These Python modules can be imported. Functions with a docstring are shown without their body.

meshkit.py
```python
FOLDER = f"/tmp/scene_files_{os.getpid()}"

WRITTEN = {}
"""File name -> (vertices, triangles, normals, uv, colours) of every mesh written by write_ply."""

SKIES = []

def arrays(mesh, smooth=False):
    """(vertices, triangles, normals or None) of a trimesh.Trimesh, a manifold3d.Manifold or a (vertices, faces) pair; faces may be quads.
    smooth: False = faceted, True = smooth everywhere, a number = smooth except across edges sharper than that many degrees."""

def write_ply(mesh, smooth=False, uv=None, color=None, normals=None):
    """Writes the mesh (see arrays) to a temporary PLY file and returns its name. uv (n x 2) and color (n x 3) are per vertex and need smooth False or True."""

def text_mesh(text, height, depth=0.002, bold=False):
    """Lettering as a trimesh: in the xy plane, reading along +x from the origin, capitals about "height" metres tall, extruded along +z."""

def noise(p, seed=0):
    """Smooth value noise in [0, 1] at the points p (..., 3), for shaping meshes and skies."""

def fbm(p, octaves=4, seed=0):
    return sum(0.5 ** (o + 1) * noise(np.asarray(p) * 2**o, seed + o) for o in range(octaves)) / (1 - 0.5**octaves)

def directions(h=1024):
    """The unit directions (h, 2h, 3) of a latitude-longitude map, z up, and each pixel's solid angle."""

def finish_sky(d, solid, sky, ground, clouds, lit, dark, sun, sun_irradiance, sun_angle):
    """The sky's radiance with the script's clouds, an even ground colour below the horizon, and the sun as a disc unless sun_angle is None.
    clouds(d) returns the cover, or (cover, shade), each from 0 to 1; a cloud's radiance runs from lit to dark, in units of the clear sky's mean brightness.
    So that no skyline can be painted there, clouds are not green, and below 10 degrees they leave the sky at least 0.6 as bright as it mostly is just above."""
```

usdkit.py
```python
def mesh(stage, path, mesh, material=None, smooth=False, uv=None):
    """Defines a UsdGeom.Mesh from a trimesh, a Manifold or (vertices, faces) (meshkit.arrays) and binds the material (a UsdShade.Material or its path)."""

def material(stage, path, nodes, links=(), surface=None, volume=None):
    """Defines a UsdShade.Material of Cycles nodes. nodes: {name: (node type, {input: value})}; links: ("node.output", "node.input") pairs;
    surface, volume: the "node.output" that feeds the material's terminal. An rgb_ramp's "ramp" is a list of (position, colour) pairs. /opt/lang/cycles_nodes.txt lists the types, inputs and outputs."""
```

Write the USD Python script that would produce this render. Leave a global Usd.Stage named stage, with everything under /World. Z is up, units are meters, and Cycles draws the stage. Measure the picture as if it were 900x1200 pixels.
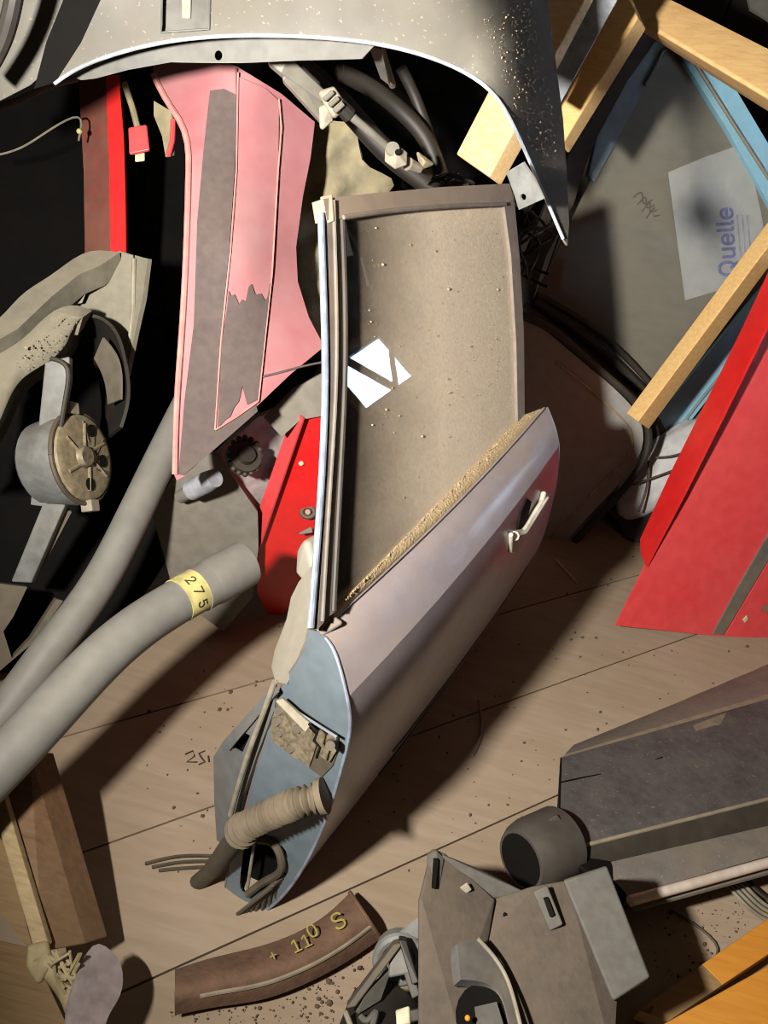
import math, random
import numpy as np, trimesh, manifold3d as m3
import usdkit, meshkit
from shapely.geometry import Polygon, Point, LineString
from shapely import contains_xy
from scipy.spatial import Delaunay
from scipy.interpolate import RBFInterpolator, CubicSpline
from pxr import Usd, UsdGeom, UsdLux, UsdShade, Gf, Sdf

random.seed(7); rng = np.random.default_rng(7)
stage = Usd.Stage.CreateInMemory()
UsdGeom.SetStageUpAxis(stage, UsdGeom.Tokens.z); UsdGeom.SetStageMetersPerUnit(stage, 1.0)
UsdGeom.Xform.Define(stage, '/World'); UsdGeom.Scope.Define(stage, '/World/Looks')

# ------------------------------------------------------------------ camera, sky, lamp, exposure
CAM_H, PITCH, ROLL, FPX = 1.42, math.radians(36), 0.28, 965.0
EXPOSURE = 0.0
LAMP_POS, LAMP_AIM, LAMP_POWER, LAMP_R = (-0.50, 0.03, 1.36), (0.90, 1.7, 1.96), 4500.0, 0.05
SKY = 16.0
FILL = 0.0
C = np.array([0, 0, CAM_H])
CF = np.array([0, math.cos(PITCH), -math.sin(PITCH)])
_R = np.array([1.0, 0, 0]); _U = np.array([0, math.sin(PITCH), math.cos(PITCH)])
CR = _R * math.cos(ROLL) + _U * math.sin(ROLL); CU = _U * math.cos(ROLL) - _R * math.sin(ROLL)
cam = UsdGeom.Camera.Define(stage, '/World/camera')
mt = np.eye(4); mt[0, :3], mt[1, :3], mt[2, :3], mt[3, :3] = CR, CU, -CF, C
cam.AddTransformOp().Set(Gf.Matrix4d(*mt.ravel().tolist()))
cam.CreateHorizontalApertureAttr(36.0); cam.CreateVerticalApertureAttr(48.0)
cam.CreateFocalLengthAttr(36.0 * FPX / 900); cam.CreateClippingRangeAttr(Gf.Vec2f(0.02, 100)); cam.CreateExposureAttr(EXPOSURE)
dome = UsdLux.DomeLight.Define(stage, '/World/sky'); dome.CreateIntensityAttr(SKY); dome.CreateColorAttr(Gf.Vec3f(0.62, 0.80, 1.0))
lamp = UsdLux.DiskLight.Define(stage, '/World/work_lamp'); lamp.CreateRadiusAttr(LAMP_R); lamp.CreateIntensityAttr(LAMP_POWER)
lamp.CreateColorAttr(Gf.Vec3f(1.0, 0.94, 0.855))
_z = np.array(LAMP_POS) - np.array(LAMP_AIM); _z /= np.linalg.norm(_z); _x = np.cross([0, 0, 1], _z); _x /= np.linalg.norm(_x); _y = np.cross(_z, _x)
mt = np.eye(4); mt[0, :3], mt[1, :3], mt[2, :3], mt[3, :3] = _x, _y, _z, LAMP_POS
lamp.AddTransformOp().Set(Gf.Matrix4d(*mt.ravel().tolist()))

# ------------------------------------------------------------------ from the survey of the photograph to metres
def ray(u, v): return CF + (u - 450) / FPX * CR - (v - 600) / FPX * CU
def P(u, v, d): return C + d * ray(u, v)
def Fz(u, v, z=0.0):
    r = ray(u, v); return C + r * (z - C[2]) / r[2]
def depth_z(u, v, z=0.0): return (z - C[2]) / ray(u, v)[2]
def PP(*pts): return [P(*p) for p in pts]
def pl(a, b, c):                                     # the plane through three surveyed points
    m = np.array([[p[0], p[1], 1.0] for p in (a, b, c)]); k = np.linalg.solve(m, [1 / p[2] for p in (a, b, c)])
    return lambda u, v: 1 / (k[0] * u + k[1] * v + k[2])
def fitd(pts, s=0.0):
    a = np.array(pts, float); f = RBFInterpolator(a[:, :2] / 100, a[:, 2], smoothing=s, kernel='thin_plate_spline', degree=1)
    return lambda u, v: f(np.stack([np.ravel(u), np.ravel(v)], 1) / 100).reshape(np.shape(u))
def mapP(uv, dfn, off=0.0):
    uv = np.asarray(uv, float); d = np.asarray(dfn(uv[:, 0], uv[:, 1])) - off
    r = CF + np.outer((uv[:, 0] - 450) / FPX, CR) - np.outer((uv[:, 1] - 600) / FPX, CU)
    return C + d[:, None] * r

# ------------------------------------------------------------------ shapes
def dens(poly, res, closed=True):
    p = np.asarray(poly, float); q = np.vstack([p, p[:1]]) if closed else p; out = []
    for a, b in zip(q[:-1], q[1:]):
        n = max(1, int(np.ceil(np.linalg.norm(b - a) / res))); out += [a + (b - a) * k / n for k in range(n)]
    if not closed: out.append(q[-1])
    return np.array(out)
def spl(poly, n=6, closed=False):                    # smooth line through the points
    p = np.asarray(poly, float)
    if closed: p = np.vstack([p, p[:1]])
    t = np.r_[0, np.cumsum(np.linalg.norm(np.diff(p[:, :2] if p.shape[1] == 3 and p[:, :2].max() > 20 else p, axis=0), axis=1))]
    cs = CubicSpline(t, p, bc_type='periodic' if closed else 'natural'); tt = np.linspace(0, t[-1], n * (len(p) - 1) + 1)
    return cs(tt)[:-1] if closed else cs(tt)
def thicken(V, Fc, t, nb=None):
    V = np.asarray(V); Fc = np.asarray(Fc)
    nf = np.cross(V[Fc[:, 1]] - V[Fc[:, 0]], V[Fc[:, 2]] - V[Fc[:, 0]])
    cen = V[Fc].mean(1); flip = (nf * (cen - C)).sum(1) > 0
    if flip.mean() > .5: Fc = Fc[:, ::-1]; nf = -nf
    if nb is None:
        nv = np.zeros_like(V)
        for k in range(3): np.add.at(nv, Fc[:, k], nf)
        nv /= np.maximum(np.linalg.norm(nv, axis=1, keepdims=True), 1e-12)
    else: nv = -np.asarray(nb)
    B = V - nv * t; n = len(V)
    e = np.vstack([Fc[:, [0, 1]], Fc[:, [1, 2]], Fc[:, [2, 0]]]); es = set(map(tuple, e))
    bd = [(a, b) for a, b in es if (b, a) not in es]
    side = [(b, a, a + n) for a, b in bd] + [(b, a + n, b + n) for a, b in bd]
    return trimesh.Trimesh(np.vstack([V, B]), np.vstack([Fc, Fc[:, ::-1] + n] + ([np.array(side)] if side else [])), process=False)
def tri2d(poly, res, holes=()):
    pg = Polygon(poly, holes).buffer(0); pts = [dens(poly, res)] + [dens(h, min(res, 4)) for h in holes]
    x0, y0, x1, y1 = pg.bounds; gx, gy = np.meshgrid(np.arange(x0, x1, res), np.arange(y0, y1, res)); g = np.stack([gx.ravel(), gy.ravel()], 1)
    g = g[contains_xy(pg.buffer(-res * .45), g[:, 0], g[:, 1])]; pts.append(g); p = np.vstack(pts)
    t = Delaunay(p + np.random.default_rng(1).normal(0, 1e-4, p.shape)).simplices; c = p[t].mean(1); a = np.cross(p[t[:, 1]] - p[t[:, 0]], p[t[:, 2]] - p[t[:, 0]])
    t = t[contains_xy(pg, c[:, 0], c[:, 1]) & (abs(a) > 1e-3)]; a = np.cross(p[t[:, 1]] - p[t[:, 0]], p[t[:, 2]] - p[t[:, 0]])
    t[a < 0] = t[a < 0][:, ::-1]
    return p, t
def sheet(poly, dfn, t=.003, res=14, holes=(), off=0.0, nb=None):
    p, f = tri2d(poly, res, holes); return thicken(mapP(p, dfn, off), f, t, nb)
def icos(r, c, sub=1):
    m = trimesh.creation.icosphere(sub, r); m.apply_translation(c); return m
_ball = trimesh.creation.icosphere(1, 1.0).vertices
def hull(pts, r=.003):
    pts = np.asarray(pts, float); q = (pts[:, None] + _ball[None] * r).reshape(-1, 3) if r > 0 else pts
    return trimesh.convex.convex_hull(q)
def prism(face, vec, r=.003):
    a = np.array(face); return hull(np.vstack([a, a + np.asarray(vec)]), r)
def wedge(e1, e2, e3, r=.003):                       # a square bar given by three of its long edges, e2 between the two faces in view
    e1, e2, e3 = map(np.array, (e1, e2, e3)); return hull(np.vstack([e1, e2, e3, e1 + e3 - e2]), r)
def frames(p):
    t = np.gradient(p, axis=0); t /= np.linalg.norm(t, axis=1, keepdims=True); n = np.cross(t[0], [0.3, 0.2, 1.0]); n /= np.linalg.norm(n); N = []
    for k in range(len(p)):
        n = n - t[k] * (n @ t[k]); n /= np.linalg.norm(n); N.append(n)
    N = np.array(N); return t, N, np.cross(t, N)
def tube(pts, r, n=12, smooth=0, hollow=0.0, flat=1.0):
    p = np.asarray(pts, float); rr = np.broadcast_to(np.asarray(r, float), (len(p),))
    if smooth:
        q = spl(np.c_[p, rr], smooth); p, rr = q[:, :3], q[:, 3]
    t, N, B = frames(p); a = np.linspace(0, 2 * np.pi, n, endpoint=False)
    ring = lambda c, k, rad: c + rad * (np.cos(a)[:, None] * N[k] + flat * np.sin(a)[:, None] * B[k])
    rings = [ring(p[k], k, rr[k]) for k in range(len(p))]
    if hollow:
        rings += [ring(p[-1], -1, rr[-1] - hollow), ring(p[-1] - t[-1] * rr[-1] * 2.5, -1, rr[-1] - hollow)]
    V = np.vstack(rings + [p[:1], rings[-1].mean(0)[None]]); F = []; m = len(rings)
    for k in range(m - 1):
        for j in range(n):
            b, c_ = k * n + j, k * n + (j + 1) % n; F += [(b, c_, c_ + n), (b, c_ + n, b + n)]
    for j in range(n): F += [(m * n, (j + 1) % n, j), (m * n + 1, (m - 1) * n + j, (m - 1) * n + (j + 1) % n)]
    return trimesh.Trimesh(V, F, process=False)
def loft(secs, t=0.0):                               # secs: list of equal long 3D polylines
    S = np.array(secs); a, b = S.shape[:2]; V = S.reshape(-1, 3); F = []
    for i in range(a - 1):
        for j in range(b - 1):
            k = i * b + j; F += [(k, k + 1, k + b + 1), (k, k + b + 1, k + b)]
    F = np.array(F)
    return thicken(V, F, t) if t else trimesh.Trimesh(V, F, process=False)
def disc(c, n, r, h, seg=24, r2=None):               # a short cylinder from c along n
    n = np.asarray(n, float) / np.linalg.norm(n); return tube([c, np.asarray(c) + n * h], [r, r2 or r], seg)
def cat(*ms): return trimesh.util.concatenate([m for m in ms])
def box(lo, hi):
    lo, hi = np.array(lo, float), np.array(hi, float); m = trimesh.creation.box(hi - lo); m.apply_translation((lo + hi) / 2); return m
def flat_text(s, size_px, origin, xdir, ydir, dfn, off=.0006, depth=.0008, bold=False):
    m = meshkit.text_mesh(s, size_px, 1.0, bold); v = m.vertices
    uv = np.array(origin) + np.outer(v[:, 0], xdir) + np.outer(v[:, 1], ydir)
    m.vertices = mapP(uv, dfn) - (mapP(uv, dfn) - C) / np.linalg.norm(mapP(uv, dfn) - C, axis=1, keepdims=True) * (off + depth * v[:, 2:3]); m.fix_normals(); return m

# ------------------------------------------------------------------ naming
used = {}
def numbered(parent, name):
    k = used.get((parent, name), 0); used[(parent, name)] = k + 1; return name if k == 0 else f'{name}_{k:03d}'
base_of = {}
def cd(p, **k):
    for a, b in k.items():
        if b: p.SetCustomDataByKey(a, b)
def thing(name, label, cat_, base, group=None):
    path = '/World/' + numbered('/World', name); x = UsdGeom.Xform.Define(stage, path); b = np.array(base, float); x.AddTranslateOp().Set(Gf.Vec3d(*map(float, b)))
    base_of[path] = b; cd(x.GetPrim(), label=label, category=cat_, group=group); return path
def part(parent, name, mesh, mat, label=None, smooth=32, kind=None):
    path = parent + '/' + numbered(parent, name); b = base_of[parent]; v, f, _ = meshkit.arrays(mesh, False)
    m = usdkit.mesh(stage, path, (v - b, f), M[mat], smooth); base_of[path] = b; cd(m.GetPrim(), label=label, kind=kind); return path
def single(name, mesh, mat, label, cat_, group=None, kind=None, smooth=32, base=None):
    path = '/World/' + numbered('/World', name); v, f, _ = meshkit.arrays(mesh, False)
    b = np.array([v[:, 0].mean(), v[:, 1].mean(), v[:, 2].min()]) if base is None else np.array(base, float)
    m = usdkit.mesh(stage, path, (v - b, f), M[mat], smooth); m.AddTranslateOp().Set(Gf.Vec3d(*map(float, b)))
    base_of[path] = b; cd(m.GetPrim(), label=label, category=cat_, group=group, kind=kind); return path
def struct(name, mesh, mat, smooth=False):
    path = '/World/' + numbered('/World', name); m = usdkit.mesh(stage, path, mesh, M[mat], smooth); cd(m.GetPrim(), kind='structure'); base_of[path] = np.zeros(3); return path

# ------------------------------------------------------------------ materials
def lin(c): return tuple(((x / 255) / 12.92 if x <= 10 else ((x / 255 + .055) / 1.055) ** 2.4) for x in c)
M = {}
DUST = (150, 132, 104)
def mat(name, col, col2=None, dust=0.5, dcol=DUST, scale=9.0, rough=.5, metal=0.0, coat=0.0, spec=.5, bump=.0, bscale=120., up=.5, speck=0.0, stretch=(1, 1, 1)):
    """A painted or plastic surface with two tones, dust that lies on it in patches and more on what faces up, and fine specks."""
    n = {'g': ('geometry', {}), 'map': ('mapping', {'scale': stretch}), 'n1': ('noise_texture', {'scale': scale, 'detail': 5.0, 'roughness': .6}), 'n2': ('noise_texture', {'scale': scale * 4.3, 'detail': 3.0}),
         'tone': ('mix', {'color1': lin(col), 'color2': lin(col2 or tuple(x * .8 for x in col))}), 'r1': ('rgb_ramp', {'ramp': [(.35, (0, 0, 0)), (.65, (1, 1, 1))]}),
         'sep': ('separate_xyz', {}), 'up': ('map_range', {'from_min': -.3, 'from_max': .9, 'to_min': 1 - up, 'to_max': 1.0, 'clamp': True}),
         'dn': ('map_range', {'from_min': .3, 'from_max': .7, 'to_min': .45, 'to_max': 1.25, 'clamp': True}), 'd': ('math', {'math_type': 'multiply'}), 'da': ('math', {'math_type': 'multiply', 'value2': dust, 'use_clamp': True}),
         'mix': ('mix', {'color2': lin(dcol)}), 'ro': ('map_range', {'from_min': 0., 'from_max': 1., 'to_min': rough, 'to_max': .92, 'clamp': True}),
         'p': ('principled_bsdf', {'metallic': metal, 'coat_weight': coat, 'coat_roughness': .25, 'specular_ior_level': spec})}
    l = [('g.position', 'map.vector'), ('map.vector', 'n1.vector'), ('map.vector', 'n2.vector'), ('n2.fac', 'r1.fac'), ('r1.color', 'tone.fac'), ('g.normal', 'sep.vector'), ('sep.z', 'up.value'), ('n1.fac', 'dn.value'), ('up.result', 'd.value1'), ('dn.result', 'd.value2'),
         ('d.value', 'da.value1'), ('da.value', 'mix.fac'), ('tone.color', 'mix.color1'), ('da.value', 'ro.value'), ('ro.result', 'p.roughness')]
    src = 'mix.color'
    if speck:
        n['v'] = ('noise_texture', {'scale': 170.0, 'detail': 2.0, 'roughness': .5}); n['vr'] = ('rgb_ramp', {'ramp': [(.66, (0, 0, 0)), (.74, (speck, speck, speck))]})
        n['sm'] = ('mix', {'color2': lin((205, 180, 130))}); l += [('g.position', 'v.vector'), ('v.fac', 'vr.fac'), ('vr.color', 'sm.fac'), (src, 'sm.color1')]; src = 'sm.color'
    l.append((src, 'p.base_color'))
    if bump:
        n['bn'] = ('noise_texture', {'scale': bscale, 'detail': 4.0}); n['b'] = ('bump', {'strength': bump, 'distance': .004}); l += [('map.vector', 'bn.vector'), ('bn.fac', 'b.height'), ('b.normal', 'p.normal')]
    M[name] = usdkit.material(stage, '/World/Looks/' + name, n, l, surface='p.BSDF')
def wood(name, col, col2, ang=(0, 0, 0), scale=6., rough=.7, stretch=(1, 14, 14), dust=.0):
    n = {'g': ('geometry', {}), 'map': ('mapping', {'rotation': ang, 'scale': stretch}), 'n1': ('noise_texture', {'scale': scale, 'detail': 6.0, 'roughness': .65, 'distortion': .6}), 'n2': ('noise_texture', {'scale': 5.0, 'detail': 4.0}),
         'r': ('rgb_ramp', {'ramp': [(.3, lin(col2)), (.62, lin(col))]}), 'r2': ('rgb_ramp', {'ramp': [(.35, (0, 0, 0)), (.7, (dust, dust, dust))]}), 'mix': ('mix', {'color2': lin(DUST)}), 'b': ('bump', {'strength': .25, 'distance': .002}), 'p': ('principled_bsdf', {'roughness': rough, 'specular_ior_level': .3})}
    M[name] = usdkit.material(stage, '/World/Looks/' + name, n, [('g.position', 'map.vector'), ('map.vector', 'n1.vector'), ('n1.fac', 'r.fac'), ('g.position', 'n2.vector'), ('n2.fac', 'r2.fac'), ('r2.color', 'mix.fac'), ('r.color', 'mix.color1'), ('mix.color', 'p.base_color'), ('n1.fac', 'b.height'), ('b.normal', 'p.normal')], surface='p.BSDF')

A40 = math.radians(40)
for k, (a, b) in enumerate([((166, 148, 128), (152, 134, 115)), ((160, 142, 122), (147, 129, 110)), ((170, 152, 132), (156, 138, 119))]):
    wood(f'floorboard_{k}', a, b, (0, 0, -A40), 5.0, .8, (1, 9, 9), .55)
wood('pine', (222, 186, 126), (204, 162, 104), (0, 0, .9), 9); wood('pine_pale', (232, 200, 150), (214, 172, 116), (0, 0, .9), 8); wood('pine_beam', (214, 178, 122), (194, 154, 102), (0, 0, -.9), 6)
wood('old_board', (120, 90, 62), (96, 70, 48), (0, 0, 1.2), 6, dust=.35); wood('board_edge', (178, 158, 120), (150, 128, 92), (0, 0, 1.2), 9); wood('wall_wood', (38, 31, 25), (26, 21, 17), (0, 1.57, 0), 4, dust=.08)
wood('orange_board', (205, 140, 48), (190, 122, 40), (0, 0, .5), 6, dust=.15); wood('raw_board', (150, 122, 82), (126, 100, 66), (0, 0, .5), 8, dust=.4)
mat('silver_dusty', (94, 93, 90), (87, 86, 84), .6, (100, 94, 79), 7, .55, .05, .0, speck=.35, up=.25)
mat('silver_lip_glint', (205, 214, 224), None, .15, rough=.25, metal=.4, coat=.5)  # bluish daylight glint on the lip put into its pale colour
mat('grey_flange', (92, 92, 89), None, .4, (102, 97, 85), 9, .55)
mat('door_paint', (150, 146, 160), (138, 134, 150), .62, (150, 132, 112), 6, .28, .35, .5, up=.85, speck=.15)
mat('door_frame_dusty', (120, 108, 104), (104, 92, 92), .7, (150, 132, 110), 9, .4, up=.3)
mat('ledge_dust', (142, 124, 98), (120, 102, 80), .6, (164, 142, 106), 30, .95, up=.2, bump=.8, bscale=220, speck=.25)
mat('shell_grey', (92, 100, 106), (80, 88, 94), .3, rough=.5)
mat('jamb_blue', (96, 112, 123), (86, 102, 114), .3, (116, 110, 96), 8, .4, .1, .2)
mat('pillar_daylight', (128, 140, 158), None, .12, rough=.3, coat=.4)  # daylight reflected by the edge is put into this bluish white
mat('seal_grey', (104, 98, 98), (84, 78, 80), .4, rough=.7); mat('rubber', (20, 20, 22), (30, 30, 31), .12, rough=.6); mat('black_plastic', (16, 16, 17), (22, 21, 21), .07, rough=.55)
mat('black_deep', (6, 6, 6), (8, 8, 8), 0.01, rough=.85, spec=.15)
mat('beige_plastic', (140, 136, 124), (134, 129, 118), .15, rough=.6); mat('dark_trim', (84, 86, 88), (66, 68, 72), .4, rough=.6)
mat('hinge_metal', (132, 124, 104), (78, 70, 56), .35, scale=26, rough=.5, metal=.3); mat('hinge_dark', (58, 54, 48), (42, 39, 35), .25, rough=.6)
mat('handle_pale', (200, 194, 178), None, .1)
mat('hose_rubber', (96, 86, 72), (80, 72, 60), .25, rough=.8); mat('wire_dark', (34, 33, 30), (52, 50, 43), .25, rough=.7); mat('light_grip', (150, 146, 132), None, .35, rough=.5)
mat('red_paint', (218, 24, 28), (206, 20, 26), .10, (160, 120, 100), 6, .35, coat=.3); mat('red_dusty', (220, 62, 66), (210, 54, 58), .16, (205, 130, 124), 7, .4, coat=.2, speck=.06)
mat('pink_dusty', (156, 76, 86), (148, 62, 74), .6, (164, 136, 134), 5, .5); mat('worn_grey', (78, 66, 64), (66, 55, 54), .3, (120, 106, 98), 16, .8); mat('pink_bead', (196, 138, 136), (184, 112, 114), .3, rough=.5)
mat('red_dark', (120, 30, 34), (100, 40, 40), .35, rough=.6)
mat('shroud', (122, 119, 106), (108, 105, 94), .5, (136, 126, 105), 12, .65, bump=.1); mat('shroud_dark', (84, 82, 74), (66, 66, 60), .35, rough=.7); mat('strut_grey', (114, 119, 120), None, .2, rough=.5); mat('motor', (140, 130, 104), (100, 92, 74), .4, scale=20, rough=.55)
mat('pipe_grey', (128, 128, 124), (118, 118, 114), .25, (128, 116, 96), 7, .45); mat('tape', (216, 204, 132), None, .1, rough=.6); mat('ink', (66, 56, 40), None, 0, rough=.7); mat('chalk', (170, 160, 72), None, .2, rough=.9)
mat('grey_sheet', (112, 112, 108), (98, 98, 94), .35, rough=.7); mat('lilac_sheet', (172, 160, 164), None, .25, rough=.6); mat('white_plastic', (206, 208, 210), (192, 194, 198), .12, rough=.45)
mat('cap_white', (160, 163, 172), None, .1)
mat('cloth', (132, 126, 108), (104, 100, 90), .6, (150, 136, 92), 8, .9, bump=.5, bscale=60)
mat('rod_metal', (138, 136, 126), (122, 120, 112), .2, rough=.45, metal=.3)
mat('blue_paint', (138, 190, 212), (130, 182, 206), .12, rough=.4, coat=.3); mat('blue_dull', (110, 140, 156), (96, 124, 140), .35, rough=.6); mat('tape_grey', (150, 158, 166), None, .1, rough=.5)
mat('pane_dusty', (106, 104, 94), (96, 96, 88), .6, (124, 119, 102), 5, .55, stretch=(1, 1, 2.5)); mat('sticker', (158, 162, 160), (150, 154, 154), .3, (152, 148, 126), 6, .6); mat('sticker_ink', (112, 120, 168), None, .1, rough=.6); mat('faint_ink', (138, 142, 166), None, .1, rough=.6); mat('smear', (82, 81, 75), None, .2)
mat('panel_grey', (150, 150, 148), (140, 140, 138), .25, rough=.6); mat('bead_tan', (176, 160, 124), None, .2, rough=.6)
mat('trim_dark', (62, 62, 68), (46, 46, 52), .36, (116, 110, 100), 14, .5, speck=.28); mat('trim_grey', (96, 99, 102), (84, 87, 90), .4, rough=.5, speck=.3); mat('trim_edge', (140, 134, 120), None, .5, rough=.5); mat('chrome_strip', (236, 226, 214), (220, 206, 190), .2, rough=.3, metal=.2, coat=.4)
mat('canister', (60, 57, 53), (48, 46, 43), .4, (92, 83, 71), 8, .7); mat('box_grey', (86, 86, 82), (74, 73, 69), .3, (100, 90, 76), 14, .65); mat('box_dusty', (74, 69, 62), (58, 54, 48), .6, (106, 92, 78), 16, .8, bump=.2); mat('box_clean', (100, 103, 105), None, .25, rough=.5)
mat('rust', (104, 72, 56), (78, 54, 42), .5, (124, 100, 78), 12, .75, bump=.4, bscale=90); mat('fray', (176, 164, 124), (140, 126, 92), .3, rough=.9); mat('lilac_tin', (158, 148, 150), None, .2, rough=.6)
mat('crumb', (168, 148, 114), (140, 120, 90), .2, rough=.9); mat('dark_crumb', (84, 66, 48), (60, 46, 34), .2, rough=.9); mat('cardboard_tan', (124, 112, 92), (96, 90, 80), .3, rough=.9)
mat('connector', (214, 206, 170), None, .1, rough=.5); mat('wire_pale', (128, 126, 112), None, .3, rough=.6)
mat('plaster', (70, 62, 52), None, .3, rough=.9)
# glass: clear under a film of dust that thins towards the front pillar
_a, _b, _c = P(405, 300, 1.17), P(396, 700, 1.17), P(600, 330, 1.58); _e = (_c - _a) - (_b - _a) * ((_c - _a) @ (_b - _a)) / ((_b - _a) @ (_b - _a)); _e /= np.linalg.norm(_e); _o = float(_a @ _e)
n = {'g': ('geometry', {}), 'sep': ('separate_xyz', {}), 'n': ('noise_texture', {'scale': 7.0, 'detail': 5.0, 'roughness': .6}), 'sx': ('math', {'math_type': 'multiply_add', 'value2': float(_e[0]), 'value3': -_o - .04}), 'sy': ('math', {'math_type': 'multiply_add', 'value2': float(_e[1])}), 'sz': ('math', {'math_type': 'multiply_add', 'value2': float(_e[2])}),
     's': ('math', {'math_type': 'multiply_add', 'value2': .08}), 'mr': ('map_range', {'from_min': .03, 'from_max': .26, 'to_min': .06, 'to_max': .93, 'clamp': True}), 'nf': ('noise_texture', {'scale': 160.0, 'detail': 2.0}), 'nr': ('rgb_ramp', {'ramp': [(.3, (.86, .86, .86)), (.7, (1, 1, 1))]}), 'f': ('math', {'math_type': 'multiply', 'use_clamp': True}),
     'tone': ('mix', {'color1': lin((204, 188, 168)), 'color2': lin((222, 205, 180))}), 'df': ('diffuse_bsdf', {}), 'tr': ('transparent_bsdf', {'color': (.85, .85, .84)}), 'gl': ('glossy_bsdf', {'color': (1, 1, 1), 'roughness': .012}), 'fr': ('fresnel', {'IOR': 1.5}), 'm1': ('mix_closure', {}), 'm0': ('mix_closure', {})}
l = [('g.position', 'sep.vector'), ('g.position', 'n.vector'), ('g.position', 'nf.vector'), ('sep.x', 'sx.value1'), ('sep.y', 'sy.value1'), ('sx.value', 'sy.value3'), ('sep.z', 'sz.value1'), ('sy.value', 'sz.value3'), ('n.fac', 's.value1'), ('sz.value', 's.value3'), ('s.value', 'mr.value'), ('nf.fac', 'nr.fac'), ('mr.result', 'f.value1'), ('nr.color', 'f.value2'),
     ('n.fac', 'tone.fac'), ('tone.color', 'df.color'), ('f.value', 'm0.fac'), ('tr.BSDF', 'm0.closure1'), ('df.BSDF', 'm0.closure2'), ('fr.fac', 'm1.fac'), ('m0.closure', 'm1.closure1'), ('gl.BSDF', 'm1.closure2')]
M['dusty_glass'] = usdkit.material(stage, '/World/Looks/dusty_glass', n, l, surface='m1.closure')
M['window_glass'] = usdkit.material(stage, '/World/Looks/window_glass', {'t': ('transparent_bsdf', {'color': (.95, .97, 1)}), 'g': ('glossy_bsdf', {'roughness': .02}), 'f': ('fresnel', {'IOR': 1.5}), 'm': ('mix_closure', {})}, [('f.fac', 'm.fac'), ('t.BSDF', 'm.closure1'), ('g.BSDF', 'm.closure2')], surface='m.closure')

# ------------------------------------------------------------------ the setting: attic floor of boards, walls, ceiling, a small window
XL, XR, YB, YF, ZC = -2.0, 1.85, -1.4, 3.7, 2.35
floor = struct('floor', box((XL, YB, -.06), (XR, YF, -.022)), 'wall_wood')
ax, nx = np.array([math.cos(A40), math.sin(A40), 0]), np.array([-math.sin(A40), math.cos(A40), 0])
room = Polygon([(XL, YB), (XR, YB), (XR, YF), (XL, YF)])
for k in range(-12, 18):
    o = .785 + k * .2475; c1, c2 = o + .0018, o + .2457
    q = Polygon([(ax * s + nx * w)[:2] for s, w in ((-5, c1), (6, c1), (6, c2), (-5, c2))]).intersection(room)
    if q.area < .01 or q.geom_type != 'Polygon': continue
    m = trimesh.creation.extrude_polygon(q, .022, engine='earcut'); m.apply_translation([0, 0, -.022])
    part(floor, 'floorboard', m, f'floorboard_{k % 3}', smooth=False)
mk = cat(*[tube([Fz(u, v, .0008) for u, v in s], .0018, 5) for s in ([(217, 884), (226, 880), (228, 886), (219, 893), (231, 893)], [(240, 880), (233, 883), (236, 888), (240, 893), (233, 896)], [(244, 886), (245, 893)])])
part(floor, 'pencilled_mark', mk, 'ink', 'dark hand-drawn mark on a floorboard')
W0, W1, Z0, Z1 = 1.93, 2.23, 1.26, 1.50
struct('wall_right', cat(box((XR, YB, 0), (XR + .08, W0, ZC)), box((XR, W1, 0), (XR + .08, YF, ZC)), box((XR, W0, 0), (XR + .08, W1, Z0)), box((XR, W0, Z1), (XR + .08, W1, ZC))), 'wall_wood')
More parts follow.
